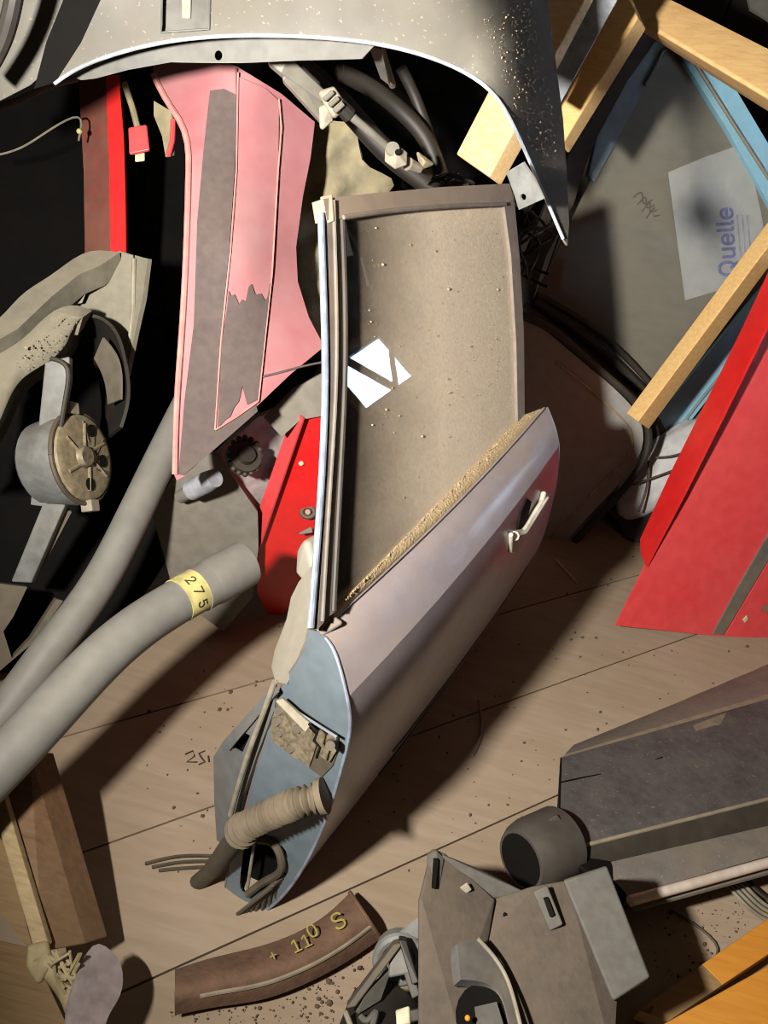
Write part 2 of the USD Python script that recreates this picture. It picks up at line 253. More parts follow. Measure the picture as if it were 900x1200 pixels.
wb = struct('wall_back', box((XL - .1, YF, 0), (XR + .1, YF + .02, ZC)), 'black_deep')
for k in range(26):
    x = XL + k * .15; part(wb, 'board', box((x + .004, YF - .02, 0), (x + .146, YF, ZC)), 'wall_wood', smooth=False)
struct('wall_left', box((XL - .08, YB, 0), (XL, YF, ZC)), 'wall_wood'); struct('wall_front', box((XL - .1, YB - .08, 0), (XR + .1, YB, ZC)), 'wall_wood')
struct('ceiling', box((XL - .1, YB - .1, ZC), (XR + .1, YF + .1, ZC + .06)), 'wall_wood')
w = struct('window_1', cat(box((XR - .02, W0 - .03, Z0 - .03), (XR + .05, W1 + .03, Z0)), box((XR - .02, W0 - .03, Z1), (XR + .05, W1 + .03, Z1 + .03)), box((XR - .02, W0 - .03, Z0), (XR + .05, W0, Z1)), box((XR - .02, W1, Z0), (XR + .05, W1 + .03, Z1))), 'old_board')
for ya, za, yb, zb, t_ in ((1.985, 1.52, 2.10, 1.24, .012), (2.085, 1.24, 2.19, 1.40, .009)):
    part(w, 'glazing_bar', prism([(XR - .02, ya - t_, za), (XR - .02, ya + t_, za), (XR - .02, yb + t_, zb), (XR - .02, yb - t_, zb)], (.02, 0, 0), .002), 'old_board')
part(w, 'pane', box((XR + .035, W0, Z0), (XR + .038, W1, Z1)), 'window_glass', smooth=False)

# ------------------------------------------------------------------ silver door standing in the middle
door = thing('car_door', 'silver-grey car door with dusty window standing upright in the middle', 'car door', P(330, 1050, 1.44) * [1, 1, 0])
fr = [(374, 741, 1.160), (392, 764, 1.148), (407, 818, 1.14), (410, 855, 1.165), (399, 905, 1.215), (380, 965, 1.29), (350, 1025, 1.37), (312, 1066, 1.43), (265, 1085, 1.44)]
re = [(641, 477, 1.64), (650, 500, 1.63), (655, 522, 1.635), (653, 562, 1.69), (645, 600, 1.80), (632, 640, 1.94), (612, 668, 2.11), (590, 686, 2.20), (565, 688, 2.24)]
FR, RE = np.array(PP(*fr)), np.array(PP(*re))
def curve(p, n=5):
    t = np.arange(len(p)); return CubicSpline(t, p, bc_type='natural')(np.linspace(0, len(p) - 1, n * (len(p) - 1) + 1))
FRc, REc = (np.vstack([curve(q[:3])[:-1], curve(q[2:])]) for q in (FR, RE)); S = np.linspace(0, 1, 25)
bul = np.cross(RE[3] - FR[3], [0, 0, 1.0]); bul /= np.linalg.norm(bul)
secs = [FRc * (1 - s) + REc * s + bul * .012 * 4 * s * (1 - s) for s in S]
part(door, 'outer_skin', loft(secs, .002), 'door_paint', smooth=16)
_sp = np.vstack(secs)[::3]; _w = (_sp - C) @ CF; _su = 450 + FPX * ((_sp - C) @ CR) / _w; _sv = 600 - FPX * ((_sp - C) @ CU) / _w
skin_d = fitd(np.stack([_su, _sv, _w], 1)[_sv < 700 + 0 * _su], 1e-4)
inn = [(362, 738, 1.175), (352, 770, 1.2), (331, 805, 1.245), (318, 850, 1.28), (300, 905, 1.32), (286, 955, 1.37), (272, 1000, 1.41), (263, 1050, 1.445), (262, 1085, 1.45)]
jd = fitd(fr + inn, .0005)
jpoly = np.vstack([curve(np.array(fr)[:, :2]), curve(np.array(inn)[:, :2])[::-1]])
opening = spl([(292, 985), (322, 986), (336, 1000), (330, 1025), (308, 1042), (285, 1046), (283, 1015)], 4, True)
part(door, 'hinge_face', sheet(jpoly, jd, .003, 9, [opening]), 'jamb_blue', 'blue-grey painted front edge of the door')
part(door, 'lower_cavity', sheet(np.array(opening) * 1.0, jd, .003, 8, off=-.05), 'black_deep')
IN = np.array(PP(*inn)); INc = curve(IN); Lv = (RE[4] - FR[4]) * .97
INr = INc + Lv; INr[:, 2] = np.maximum(INr[:, 2], .01)
part(door, 'inner_panel', loft([INc, INc * .5 + INr * .5, INr], .003), 'dark_trim')
part(door, 'latch_face', loft([REc, INr], .002), 'jamb_blue')
part(door, 'edge_fold', tube(FRc[2:-4] - CF * .001, .0028, 8), 'pillar_daylight', 'bright folded front edge')
part(door, 'panel_crease', tube([P(384, 775, 1.168), P(383, 830, 1.19)], .0012, 6), 'dark_trim')
for t_, nm, r_, mm in ((27, 'sill_moulding', .0026, 'dark_trim'), (30, 'sill_moulding', .0034, 'rubber')):
    part(door, nm, tube([s[t_] + bul * .001 for s in secs[6:24]], r_, 8), mm)
# window
wd = pl((385, 232, 1.17), (600, 217, 1.58), (390, 718, 1.165))
gl = [(402, 254), (500, 243), (592, 240), (600, 300), (606, 400), (607, 492), (560, 540), (500, 603), (450, 657), (393, 716), (400, 560), (405, 450), (405, 340)]
part(door, 'window_glass', sheet(gl, wd, .004, 16), 'dusty_glass', 'dusty side window glass', smooth=60)
part(door, 'window_top_rail', sheet([(379, 233), (430, 227), (520, 219), (597, 215), (602, 232), (592, 241), (500, 245), (402, 256), (383, 258)], wd, .022, 10, off=.014), 'door_frame_dusty')
part(door, 'top_rail_lip', tube(mapP(spl([(402, 255), (450, 248), (520, 242), (592, 239)]), wd, .015), .004, 8), 'seal_grey')
part(door, 'window_rear_rail', sheet([(591, 240), (602, 228), (597, 215), (601, 217), (609, 300), (614, 390), (615, 488), (607, 494), (605, 400), (599, 300)], wd, .02, 8, off=.012), 'seal_grey')
part(door, 'front_pillar', sheet([(379, 233), (401, 231), (403, 256), (406, 340), (406, 450), (401, 560), (394, 716), (386, 722), (372, 738), (381, 600), (387, 480), (387, 360), (383, 260)], wd, .012, 8, off=.012), 'seal_grey', 'grey window channel along the front pillar')
part(door, 'glass_run', tube(mapP(spl([(401, 258), (404, 340), (404, 450), (399, 560), (391, 716)]), wd, .016), .0042, 8), 'rubber')
part(door, 'pillar_trim', tube(mapP(spl([(391, 235), (394, 340), (394, 450), (388, 560), (378, 728)]), wd, .015), .003, 8), 'dark_trim')
part(door, 'pillar_edge', tube(mapP(spl([(376, 250), (379, 340), (381, 440), (377, 560), (370, 660), (364, 736)]), wd, .008), .0052, 10), 'pillar_daylight', 'front pillar edge with reflected daylight painted bluish white')
part(door, 'pillar_cap', prism(PP((377, 232, 1.155), (388, 229, 1.16), (390, 258, 1.16), (379, 262, 1.155)), CF * .02, .002), 'light_grip')
tl = np.linspace(P(395, 712, 1.168), P(609, 488, float(wd(609., 488.)) - .002), 25); bl = np.array([q[0] for q in secs])
part(door, 'belt_ledge', loft([tl, tl * .75 + bl * .25 - CF * .004, tl * .5 + bl * .5 - CF * .006, tl * .25 + bl * .75 - CF * .006, bl - CF * .0005], .006), 'ledge_dust')
part(door, 'belt_moulding', tube(tl * .12 + bl * .88 - CF * .003, .0022, 8), 'door_paint')
part(door, 'mirror_sail', hull(PP((368, 727, 1.168), (386, 722, 1.168), (398, 730, 1.165), (378, 742, 1.16)), .004), 'seal_grey')
part(door, 'mirror_housing', hull(PP((357, 648, 1.32), (362, 640, 1.3), (395, 622, 1.35), (425, 612, 1.42), (420, 650, 1.4), (375, 690, 1.3), (356, 668, 1.32), (395, 640, 1.45)), .012), 'beige_plastic', 'rounded pale housing behind the window corner')
part(door, 'inner_card', sheet([(364, 664), (350, 682), (341, 700), (336, 725), (322, 762), (318, 782), (322, 796), (328, 800), (334, 786), (341, 768), (353, 738), (366, 700)], pl((362, 668, 1.26), (318, 785, 1.27), (360, 735, 1.2)), .012, 8), 'beige_plastic', 'beige inner lining at the front corner')
# trim shell, seal, hinge
part(door, 'pocket_shell', sheet([(321, 802), (300, 828), (262, 868), (250, 887), (251, 940), (254, 985), (268, 992), (284, 935), (300, 888), (322, 830)], pl((321, 802, 1.24), (250, 887, 1.42), (260, 985, 1.46)), .006, 8, [[(264, 873), (282, 856), (293, 862), (283, 884)]]), 'shell_grey', 'dark inner trim shell with a slot')
part(door, 'trim_return', sheet([(262, 868), (321, 802), (325, 812), (268, 880)], pl((321, 802, 1.235), (250, 887, 1.41), (260, 985, 1.45)), .004, 8, off=.004), 'shell_grey')
part(door, 'slot_back', sheet([(260, 873), (282, 852), (296, 862), (283, 890)], pl((321, 802, 1.28), (250, 887, 1.46), (260, 985, 1.5)), .004, 8), 'black_deep')
part(door, 'slot_clip', prism(PP((280, 852, 1.36), (288, 858, 1.36), (293, 850, 1.34), (287, 845, 1.34)), CF * .01, .002), 'light_grip')
part(door, 'door_seal', tube(spl([P(322, 799, 1.228), P(307, 840, 1.262), (P(294, 875, 1.295)), P(282, 912, 1.335), P(270, 955, 1.38)], 6), .0045, 10), 'light_grip', 'pale rubber seal along the trim edge')
hd = lambda o: (lambda u, v: jd(u, v) - o)
hg = thing  # (the hinge is a part of the door)
hp = part(door, 'hinge', sheet([(319, 826), (330, 820), (362, 846), (372, 868), (366, 888), (362, 898), (342, 886), (318, 868)], hd(.010), .008, 7), 'hinge_metal', 'dusty metal hinge')
for (u, v, rr) in ((326, 833, .007), (323, 846, .007), (348, 855, .0065), (339, 878, .0065), (327, 860, .005)):
    q = P(u, v, float(jd(np.array([u]), np.array([v]))[0]) - .016); part(hp, 'bolt', disc(q, CF, rr, .01, 8), 'hinge_dark', smooth=False)
part(hp, 'hinge_arm', prism(PP((325, 822, 1.215), (331, 820, 1.215), (363, 849, 1.17), (358, 856, 1.17)), CF * .008, .002), 'light_grip')
part(door, 'hinge_bracket', cat(sheet([(343, 831), (348, 829), (396, 862), (396, 880), (390, 897), (377, 911), (362, 900), (366, 884), (371, 876), (362, 868), (365, 854)], hd(.004), .006, 7),), 'hinge_dark')
part(door, 'hinge_plate', sheet([(366, 856), (394, 866), (394, 880), (386, 893), (372, 884), (371, 872), (363, 866)], hd(.014), .005, 7), 'hinge_metal')
part(door, 'hinge_gap', tube(PP((362, 848, 1.168), (372, 858, 1.16), (368, 868, 1.165), (375, 876, 1.162), (371, 888, 1.172)), .0022, 6), 'black_deep')
q = P(387, 874, 1.15); part(door, 'hinge_pin', disc(q, CF, .007, .012, 14), 'hinge_dark')
part(door, 'bracket_lip', tube([P(343, 831, 1.2), P(395, 864, 1.155)], .0022, 8), 'pillar_daylight')
# hose
hc = spl([P(378, 934, 1.225), P(352, 940, 1.225), P(322, 952, 1.25), P(296, 964, 1.27), P(281, 976, 1.3)], 24)
part(door, 'rubber_gaiter', tube(hc, .0205 + .0035 * np.sin(np.arange(len(hc)) * 1.18) + np.where(np.arange(len(hc)) > 82, .004, 0), 18), 'hose_rubber', 'dusty corrugated cable gaiter')
part(door, 'gaiter_flange', disc(P(381, 932, 1.225), P(352, 940, 1.23) - P(381, 932, 1.225), .027, .010, 18), 'hose_rubber')
part(door, 'wiring_loom', tube(spl([P(283, 974, 1.3), P(266, 996, 1.35), P(246, 1022, 1.42), P(225, 1040, 1.45)], 6), [.017] * 13 + [.015] * 6, 12), 'wire_dark', 'dark cable bundle hanging from the gaiter')
part(door, 'check_arm', tube(spl([P(296, 985, 1.38), P(322, 990, 1.36), P(330, 1010, 1.36), P(312, 1032, 1.4), P(290, 1048, 1.42)], 5), .007, 8), 'hinge_dark')
part(door, 'check_rod', tube([P(298, 988, 1.37), P(290, 1040, 1.42)], .003, 8), 'light_grip')
part(door, 'rotted_seal', cat(*[tube(spl([P(262 + 9 * k, 1084 - 2.0 * k * (1 + k / 9), 1.43), P(290 + 5 * k, 1062 - 4 * k, 1.40), P(318 + 4 * k, 1040 - 4 * k, 1.385)], 4), .0035, 6) for k in range(8)]), 'wire_dark', 'frayed dark sealing along the bottom corner', kind='stuff')
# handle
kd = skin_d
hp3 = lambda pts, o: mapP([p[:2] for p in pts], skin_d, o)
part(door, 'handle_recess', sheet([(607, 620), (611, 600), (618, 584), (623, 588), (619, 605), (612, 624)], kd, .01, 5, off=.006), 'black_deep')
part(door, 'door_handle', hull(hp3([(637, 579), (642, 582), (640, 588), (631, 598)], .024), .006), 'handle_pale', 'pale lift-up door handle')
part(door, 'handle_bar', tube(hp3([(638, 583), (626, 602), (612, 625), (603, 628)], .026), .0095, 8), 'handle_pale')
part(door, 'handle_foot', hull(hp3([(599, 627), (606, 627), (604, 645), (598, 645)], .022), .005), 'handle_pale')
part(door, 'handle_flap', sheet([(607, 629), (626, 604), (640, 584), (636, 602), (622, 624), (606, 645)], kd, .004, 5, off=.020), 'handle_pale')

# ------------------------------------------------------------------ silver wing with wheel arch hanging across the top
wing = thing('car_wing', 'dusty silver car wing with a wheel arch across the top', 'car wing', P(320, 20, 1.2) * [1, 1, 1])
wgd = fitd([(60, 100, 1.22), (120, 0, 1.13), (130, -90, 1.08), (250, 43, 1.16), (250, -80, 1.06), (400, 46, 1.15), (400, -80, 1.05), (545, 85, 1.14), (560, 0, 1.09), (560, -90, 1.04), (600, 145, 1.17), (665, 287, 1.31), (664, 180, 1.36), (647, 60, 1.34), (634, -90, 1.28), (610, 60, 1.18)], .0)
arch = spl([(64, 98), (78, 88), (130, 65), (190, 50), (250, 43), (330, 42), (400, 46), (450, 53), (500, 66), (545, 85), (580, 112), (602, 148), (622, 192), (642, 238), (660, 280)], 4)
wp = np.vstack([arch, [(665, 287), (667, 262), (664, 200), (660, 140), (651, 70), (641, 0), (632, -95), (420, -95), (130, -95), (118, 0), (95, 50)]])
lampcut = [(190, -12), (246, -12), (245, 34), (189, 38)]
part(wing, 'panel', sheet(wp, wgd, .003, 13, [lampcut]), 'silver_dusty', smooth=50)
part(wing, 'arch_lip', tube(mapP(arch, wgd, .001), .0027, 8), 'silver_lip_glint', 'rolled wheel arch lip with its daylight glint painted bright')
part(wing, 'lamp_pocket', sheet([(186, -16), (250, -16), (249, 40), (185, 42)], wgd, .003, 10, off=-.009), 'grey_flange', 'empty side indicator hole with bare backing')
part(wing, 'pocket_bar', prism(mapP([(214, -12), (223, -12), (222, 20), (215, 20)], wgd, -.008), CF * .006, .002), 'light_grip')
part(wing, 'pocket_rim', tube(mapP(dens(lampcut, 10).tolist() + [lampcut[0]], wgd, .001), .0016, 6), 'grey_flange')
hole = [(256 + 4.5 * math.cos(a), 65 + 6 * math.sin(a)) for a in np.linspace(0, 6.28, 12)[:-1]]
part(wing, 'inner_flange', sheet(np.vstack([spl([(86, 90), (130, 68), (190, 53), (250, 46), (330, 45), (400, 49), (438, 54)], 4), [(424, 69), (350, 71), (282, 74), (250, 74), (200, 73), (150, 82), (112, 92), (95, 94)]]), wgd, .004, 8, [hole], off=-.035), 'grey_flange')
part(wing, 'inner_brace', sheet([(432, 54), (447, 58), (456, 100), (446, 92)], pl((432, 54, 1.22), (447, 58, 1.22), (456, 100, 1.32)), .006, 8), 'grey_flange')
part(wing, 'inner_brace', tube(PP((446, 55, 1.24), (460, 100, 1.36)), .006, 8), 'shroud_dark')
hole = [(613 + 3.6 * math.cos(a), 231 + 4 * math.sin(a)) for a in np.linspace(0, 6.28, 10)[:-1]]
part(wing, 'fixing_tab', sheet([(593, 202), (613, 190), (626, 210), (637, 233), (608, 246), (602, 226)], pl((594, 200, 1.24), (613, 190, 1.2), (608, 246, 1.26)), .003, 6, [hole]), 'strut_grey', 'bare metal fixing tab with a bolt hole')
nose = fitd([(-60, -90, 1.26), (100, -60, 1.22), (90, 20, 1.24), (0, 115, 1.28), (60, 90, 1.27), (-60, 120, 1.30), (30, 0, 1.22)])
part(wing, 'front_return', sheet([(-60, -95), (112, -95), (104, -10), (80, 40), (60, 78), (35, 100), (0, 118), (-60, 135)], nose, .003, 14), 'silver_dusty', smooth=50)
part(wing, 'seam_shade', sheet([(76, -95), (128, -95), (118, 0), (98, 48), (80, 92), (40, 104), (54, 50), (74, 0)], lambda u, v: np.asarray(nose(u, v)) - .035, .008, 9), 'black_deep', 'wide black strip painting in the shade between wing and its front end')  # black sheet stands in for the deep shade between the two panels
single('black_gap_shade', tube(spl([P(25, -60, 1.09), P(16, 0, 1.11), P(4, 45, 1.14), P(-20, 90, 1.17)], 6), .012, 10), 'rubber', 'black tube painting in the shaded gasket at the top left corner', 'gap')  # black tube put in place of the shade in the opening there

# ------------------------------------------------------------------ dusty red door panel behind, left of the silver door
pk = thing('red_door_panel', 'dust-bleached pinkish red door panel with grey worn bands', 'car door panel', P(240, 540, 1.46) * [1, 1, 0])
pd = fitd([(180, 78, 1.46), (278, 80, 1.40), (368, 140, 1.50), (350, 300, 1.50), (380, 408, 1.52), (300, 478, 1.47), (207, 563, 1.44), (213, 330, 1.42), (280, 300, 1.41)])
pp_ = [(176, 70), (232, 60), (278, 78), (330, 110), (369, 143), (364, 185), (355, 230), (347, 290), (349, 330), (362, 372), (380, 406), (340, 439), (300, 477), (250, 526), (216, 558), (207, 563), (204, 556), (207, 480), (213, 390), (218, 300), (221, 200), (219, 168), (213, 146), (198, 122), (184, 96)]
part(pk, 'skin', sheet(pp_, pd, .004, 11), 'pink_dusty')
part(pk, 'worn_band', sheet([(246, 106), (262, 104), (278, 112), (275, 200), (268, 300), (258, 400), (251, 505), (300, 474), (302, 482), (252, 526), (215, 557), (209, 556), (216, 470), (227, 380), (231, 260), (238, 180)], pd, .003, 8, off=.003), 'worn_grey', 'grey brown worn band')
part(pk, 'inset', sheet([(280, 90), (312, 104), (327, 118), (326, 200), (319, 320), (303, 470), (253, 503), (260, 400), (270, 300), (277, 200)], pd, .004, 10, off=.004), 'pink_dusty')
part(pk, 'worn_patch', sheet([(268, 341), (271, 347), (275, 345), (280, 357), (284, 351), (288, 354), (292, 336), (295, 333), (299, 345), (306, 344), (311, 353), (314, 348), (317, 332), (312, 385), (302, 468), (290, 474), (284, 452), (280, 470), (274, 478), (270, 488), (264, 492), (255, 502), (260, 400), (266, 362)], pd, .002, 7, off=.007), 'worn_grey', 'bare grey brown patch with a ragged top')
for line in ([(327, 116), (330, 150), (326, 200), (319, 320), (303, 470)], [(303, 470), (278, 488), (252, 504)], [(252, 504), (259, 400), (270, 295), (277, 200), (279, 85)]):
    part(pk, 'bead', tube(mapP(dens(line, 12, False), pd, .006), .0016, 6), 'pink_bead')
part(pk, 'edge_fold', tube(mapP(spl([(180, 88), (198, 122), (213, 146), (220, 170), (221, 200), (218, 300), (213, 390), (207, 480), (205, 556)], 4), pd, .002), .0055, 8), 'pink_bead')
part(pk, 'top_seam', tube(mapP([(277, 80), (278, 112)], pd, .004), .002, 6), 'red_dark')
part(pk, 'scratch', tube(mapP(spl([(305, 442), (330, 436), (352, 430), (380, 424)], 3), pd, .002), .0022, 5), 'worn_grey')

rp = thing('red_door_pillar', 'bright red upright pillar strip in the dark at left', 'car body pillar', P(120, 300, 1.75))
part(rp, 'face', sheet([(92, 90), (126, 88), (128, 200), (130, 310), (100, 330), (98, 200)], pl((92, 90, 1.78), (126, 88, 1.74), (128, 300, 1.74)), .01, 12), 'red_dark', 'dull dusty red inner face')
part(rp, 'flange', sheet([(124, 88), (139, 88), (145, 160), (147, 230), (148, 330), (130, 330), (128, 200)], pl((124, 88, 1.72), (139, 88, 1.72), (148, 300, 1.72)), .012, 10), 'red_paint')
rc = thing('red_wiring_connector', 'small red wiring plug hanging on dusty cable beside the red pillar', 'wiring plug', P(162, 180, 1.55))
part(rc, 'plug', hull(PP((153, 152, 1.52), (170, 149, 1.52), (173, 175, 1.52), (154, 179, 1.52), (165, 165, 1.55)), .004), 'red_dusty'); part(rc, 'pin_cap', hull(PP((160, 180, 1.53), (168, 180, 1.53), (168, 187, 1.53), (160, 188, 1.53)), .003), 'connector'); part(rc, 'cable', tube(PP((146, 98, 1.54), (155, 125, 1.53), (162, 152, 1.53)), .006, 8), 'cloth')
rc = thing('torn_red_bracket', 'narrow torn red and grey metal bracket beside the red plug', 'metal bracket', P(195, 180, 1.56))
part(rc, 'blade', sheet([(180, 118), (200, 130), (204, 150), (202, 182), (194, 184), (190, 160), (180, 135)], pl((180, 118, 1.53), (204, 150, 1.53), (194, 184, 1.55)), .006, 6), 'cloth'); part(rc, 'red_edge', tube(PP((203, 140, 1.525), (202, 165, 1.53), (197, 183, 1.54)), .005, 8), 'red_dusty')
sp = single('black_shade_panel', sheet([(-60, 120), (90, 88), (230, 60), (560, 40), (640, 120), (600, 230), (420, 330), (330, 520), (230, 600), (180, 680), (120, 765), (60, 812), (-60, 870)], pl((-60, 120, 1.95), (560, 40, 2.55), (60, 770, 1.72)), .02, 40), 'black_deep', 'large body panel blackened to stand in for the shade behind the left-hand parts', 'car body panel')  # near-black colour stands in for the shadow of the pile behind
wr = thing('thin_wire', 'thin slack wire with a yellow bead at the far left', 'wire', P(50, 165, 1.7)); part(wr, 'strand', tube(spl(PP((-20, 185, 1.7), (20, 175, 1.7), (65, 148, 1.7), (93, 138, 1.7), (92, 165, 1.7)), 5), .0022, 6), 'wire_pale'); part(wr, 'bead', icos(.006, P(93, 154, 1.69)), 'tape', 'yellow bead')
single('dark_ledge_strip', tube(spl(PP((-20, 128, 1.5), (15, 120, 1.5), (60, 100, 1.52), (90, 92, 1.55)), 5), .006, 8), 'dark_trim', 'thin dark metal strip under the wing corner at left', 'metal strip')

# ------------------------------------------------------------------ grey fan shroud with motor at the left edge
sh = thing('fan_shroud', 'dusty beige-grey plastic fan shroud with motor at the left edge', 'fan shroud', P(70, 700, 1.6) * [1, 1, .2])
part(sh, 'upper_rail', sheet(np.vstack([spl([(-50, 400), (0, 372), (25, 346), (60, 322), (108, 294), (140, 296)], 4), [(116, 312), (92, 322), (60, 348), (20, 386), (-50, 425)]]), pl((-50, 400, 1.42), (140, 296, 1.55), (20, 390, 1.44)), .05, 9), 'shroud')
part(sh, 'back_plate', sheet([(96, 322), (114, 312), (140, 294), (156, 299), (158, 330), (152, 380), (148, 440), (138, 400), (118, 372), (94, 362), (90, 340)], pl((96, 322, 1.58), (156, 299, 1.56), (148, 440, 1.62)), .01, 9), 'shroud')
part(sh, 'plate_gusset', sheet([(94, 318), (112, 314), (96, 355), (90, 356)], pl((94, 318, 1.54), (112, 314, 1.54), (92, 356, 1.57)), .008, 6), 'light_grip')
part(sh, 'plate_rib', tube(PP((157, 303, 1.545), (156, 360, 1.565), (150, 420, 1.6)), .004, 8), 'light_grip')
part(sh, 'side_flange', sheet([(158, 299), (168, 302), (173, 303), (167, 350), (158, 390), (148, 440), (154, 380), (159, 330)], pl((158, 299, 1.55), (173, 303, 1.53), (148, 440, 1.6)), .01, 8), 'shroud')
outer = spl([(-50, 440), (0, 414), (30, 394), (68, 362), (90, 358), (108, 364)], 6); inner = spl([(-50, 560), (0, 492), (25, 445), (56, 424), (78, 402), (86, 380)], 6)
part(sh, 'ring', loft([mapP(outer, lambda u, v: 1.42 + u * .0008), mapP(outer * .5 + inner * .5, lambda u, v: 1.395 + u * .0008), mapP(inner, lambda u, v: 1.41 + u * .0008)], .04), 'shroud', smooth=60)
part(sh, 'ring_inside', loft([mapP(inner, lambda u, v: 1.42 + u * .0008), mapP(inner + [10, 10], lambda u, v: 1.56 + u * .0008)], .004), 'shroud_dark')
rr_ = spl([(88, 376), (108, 372), (128, 382), (143, 415), (148, 470), (140, 500)], 6)
part(sh, 'barrel', loft([mapP(rr_, lambda u, v: 1.52 + 0 * u), mapP(rr_ + [-14, 12], lambda u, v: 1.60 + 0 * u), mapP(rr_ + [-30, 22], lambda u, v: 1.68 + 0 * u)], .006), 'black_plastic', smooth=60)
part(sh, 'barrel_highlight', loft([spl(PP((120, 396, 1.515), (136, 418, 1.51), (141, 468, 1.515)), 6), spl(PP((110, 420, 1.55), (120, 440, 1.555), (126, 474, 1.56)), 6)], .004), 'shroud_dark')  # lighter patch painting the highlight on the dark inside of the barrel
part(sh, 'strut', prism(PP((55, 426, 1.43), (80, 420, 1.43), (80, 445, 1.44), (54, 592, 1.5), (38, 590, 1.5)), CF * .012, .003), 'strut_grey')
part(sh, 'cable', tube(spl(PP((60, 420, 1.425), (77, 428, 1.42), (78, 460, 1.43), (66, 530, 1.46), (60, 560, 1.48)), 6), .0042, 8), 'rubber')
part(sh, 'strut', prism(PP((52, 592, 1.5), (75, 592, 1.5), (36, 681, 1.53), (16, 680, 1.53)), CF * .012, .003), 'strut_grey')
part(sh, 'lower_gusset', sheet([(74, 596), (84, 600), (48, 668), (40, 676)], pl((74, 596, 1.52), (84, 600, 1.53), (40, 676, 1.55)), .008, 8), 'shroud_dark')
# the motor: a round housing seen almost edge on
mc = P(93, 537, 1.50); mn = -(0.80 * CR * .9 + 0.12 * CU - 0.0 * CF) ; mn = -CF * .27 + CR * .95 + CU * .12; mn /= np.linalg.norm(mn)
part(sh, 'motor_body', tube([mc - mn * .085, mc - mn * .075, mc - mn * .01, mc], [.066, .076, .086, .084], 28), 'strut_grey', 'grey motor can')
ml = part(sh, 'motor_cover', tube([mc, mc + mn * .012, mc + mn * .016], [.081, .078, .066], 28), 'motor', 'beige moulded motor cover')
ma = np.cross(mn, CU); ma /= np.linalg.norm(ma); mb = np.cross(ma, mn)
mq = lambda x, y, h=.016: mc + ma * x + mb * y + mn * h
part(ml, 'rim', tube([mq(.084 * math.cos(a), .084 * math.sin(a), .004) for a in np.linspace(0, 2 * math.pi, 33)], .0045, 8), 'hinge_dark')
for k in range(5):
    a = 1.9 + k * .5; part(ml, 'lattice_rib', tube([mq(.03 * math.cos(a), .03 * math.sin(a)), mq(.066 * math.cos(a - .35), .066 * math.sin(a - .35))], .0025, 6), 'hinge_dark')
for k in range(6):
    a = k * 1.05 + .3; part(ml, 'cover_rib', tube([mq(.018 * math.cos(a), .018 * math.sin(a)), mq(.062 * math.cos(a + .25), .062 * math.sin(a + .25))], .0035, 6), 'motor')
for x, y in ((-.02, .05), (-.045, -.005), (.0, -.05)): part(ml, 'cover_hole', disc(mq(x, y, .0165), mn, .012, .002, 12), 'black_deep')
part(ml, 'hub', disc(mq(0.01, 0, .014), mn, .022, .012, 18, .017), 'hinge_metal')
for x, y in ((.02, .088), (-.01, -.088)): part(ml, 'clip', hull([mq(x + i * .010, y + j * .008, h) for i in (-1, 1) for j in (-1, 1) for h in (-.004, .014)], .003), 'light_grip')
part(sh, 'lower_shell', sheet([(-50, 690), (0, 684), (32, 688), (16, 722), (4, 740), (14, 772), (36, 748), (66, 702), (74, 704), (40, 752), (0, 786), (-50, 800)], pl((-50, 690, 1.5), (74, 704, 1.6), (0, 786, 1.55)), .02, 9), 'shroud_dark')

# ------------------------------------------------------------------ two grey pipes
p1 = thing('grey_pipe', 'long straight grey plastic pipe with brown stains running behind the red panel', 'pipe', P(0, 840, 1.36))
part(p1, 'tube', tube(spl(PP((-60, 925, 1.31), (0, 842, 1.37), (60, 760, 1.43), (110, 692, 1.49), (150, 618, 1.555), (185, 545, 1.63), (222, 470, 1.71)), 6), .032, 28, hollow=.003), 'pipe_grey')
p2 = thing('grey_pipe', 'bent grey plastic pipe with a yellow tape label and a socketed end', 'pipe', P(0, 900, 1.16))
c2 = spl(PP((-60, 955, 1.13), (0, 896, 1.18), (60, 833, 1.24), (105, 785, 1.29), (140, 752, 1.33), (190, 716, 1.40), (236, 689, 1.46)), 8)
part(p2, 'tube', tube(c2, .0385, 28), 'pipe_grey')
e0, e1 = P(228, 694, 1.45), P(286, 661, 1.53); ed = (e1 - e0) / np.linalg.norm(e1 - e0)
part(p2, 'socket', tube([e0, e0 + ed * .025, e0 + ed * .04, e1], [.0387, .0395, .0435, .044], 32, hollow=.003), 'pipe_grey')
t0, t1 = P(209, 704, 1.425), P(236, 689, 1.46); td = (t1 - t0) / np.linalg.norm(t1 - t0)
lb = part(p2, 'tape_label', tube([t0, t1 - td * .004], .0397, 32), 'tape', 'yellow paper tape label')
tn = C - (t0 + t1) / 2; tn -= td * (tn @ td); tn /= np.linalg.norm(tn); tb = np.cross(tn, td)
if tb @ CU > 0: tb = -tb
tm = meshkit.text_mesh('2 7 5', .019, .0006); v = tm.vertices.copy(); a = (v[:, 0] - .030) / .0397
tm.vertices = (t0 + td * .0) + np.outer(v[:, 1] + .012, td) + (.0399 + v[:, 2:3]) * (np.cos(a)[:, None] * tn + np.sin(a)[:, None] * tb); tm.fix_normals()
part(lb, 'lettering', tm, 'ink', 'handwritten number 275', smooth=False)

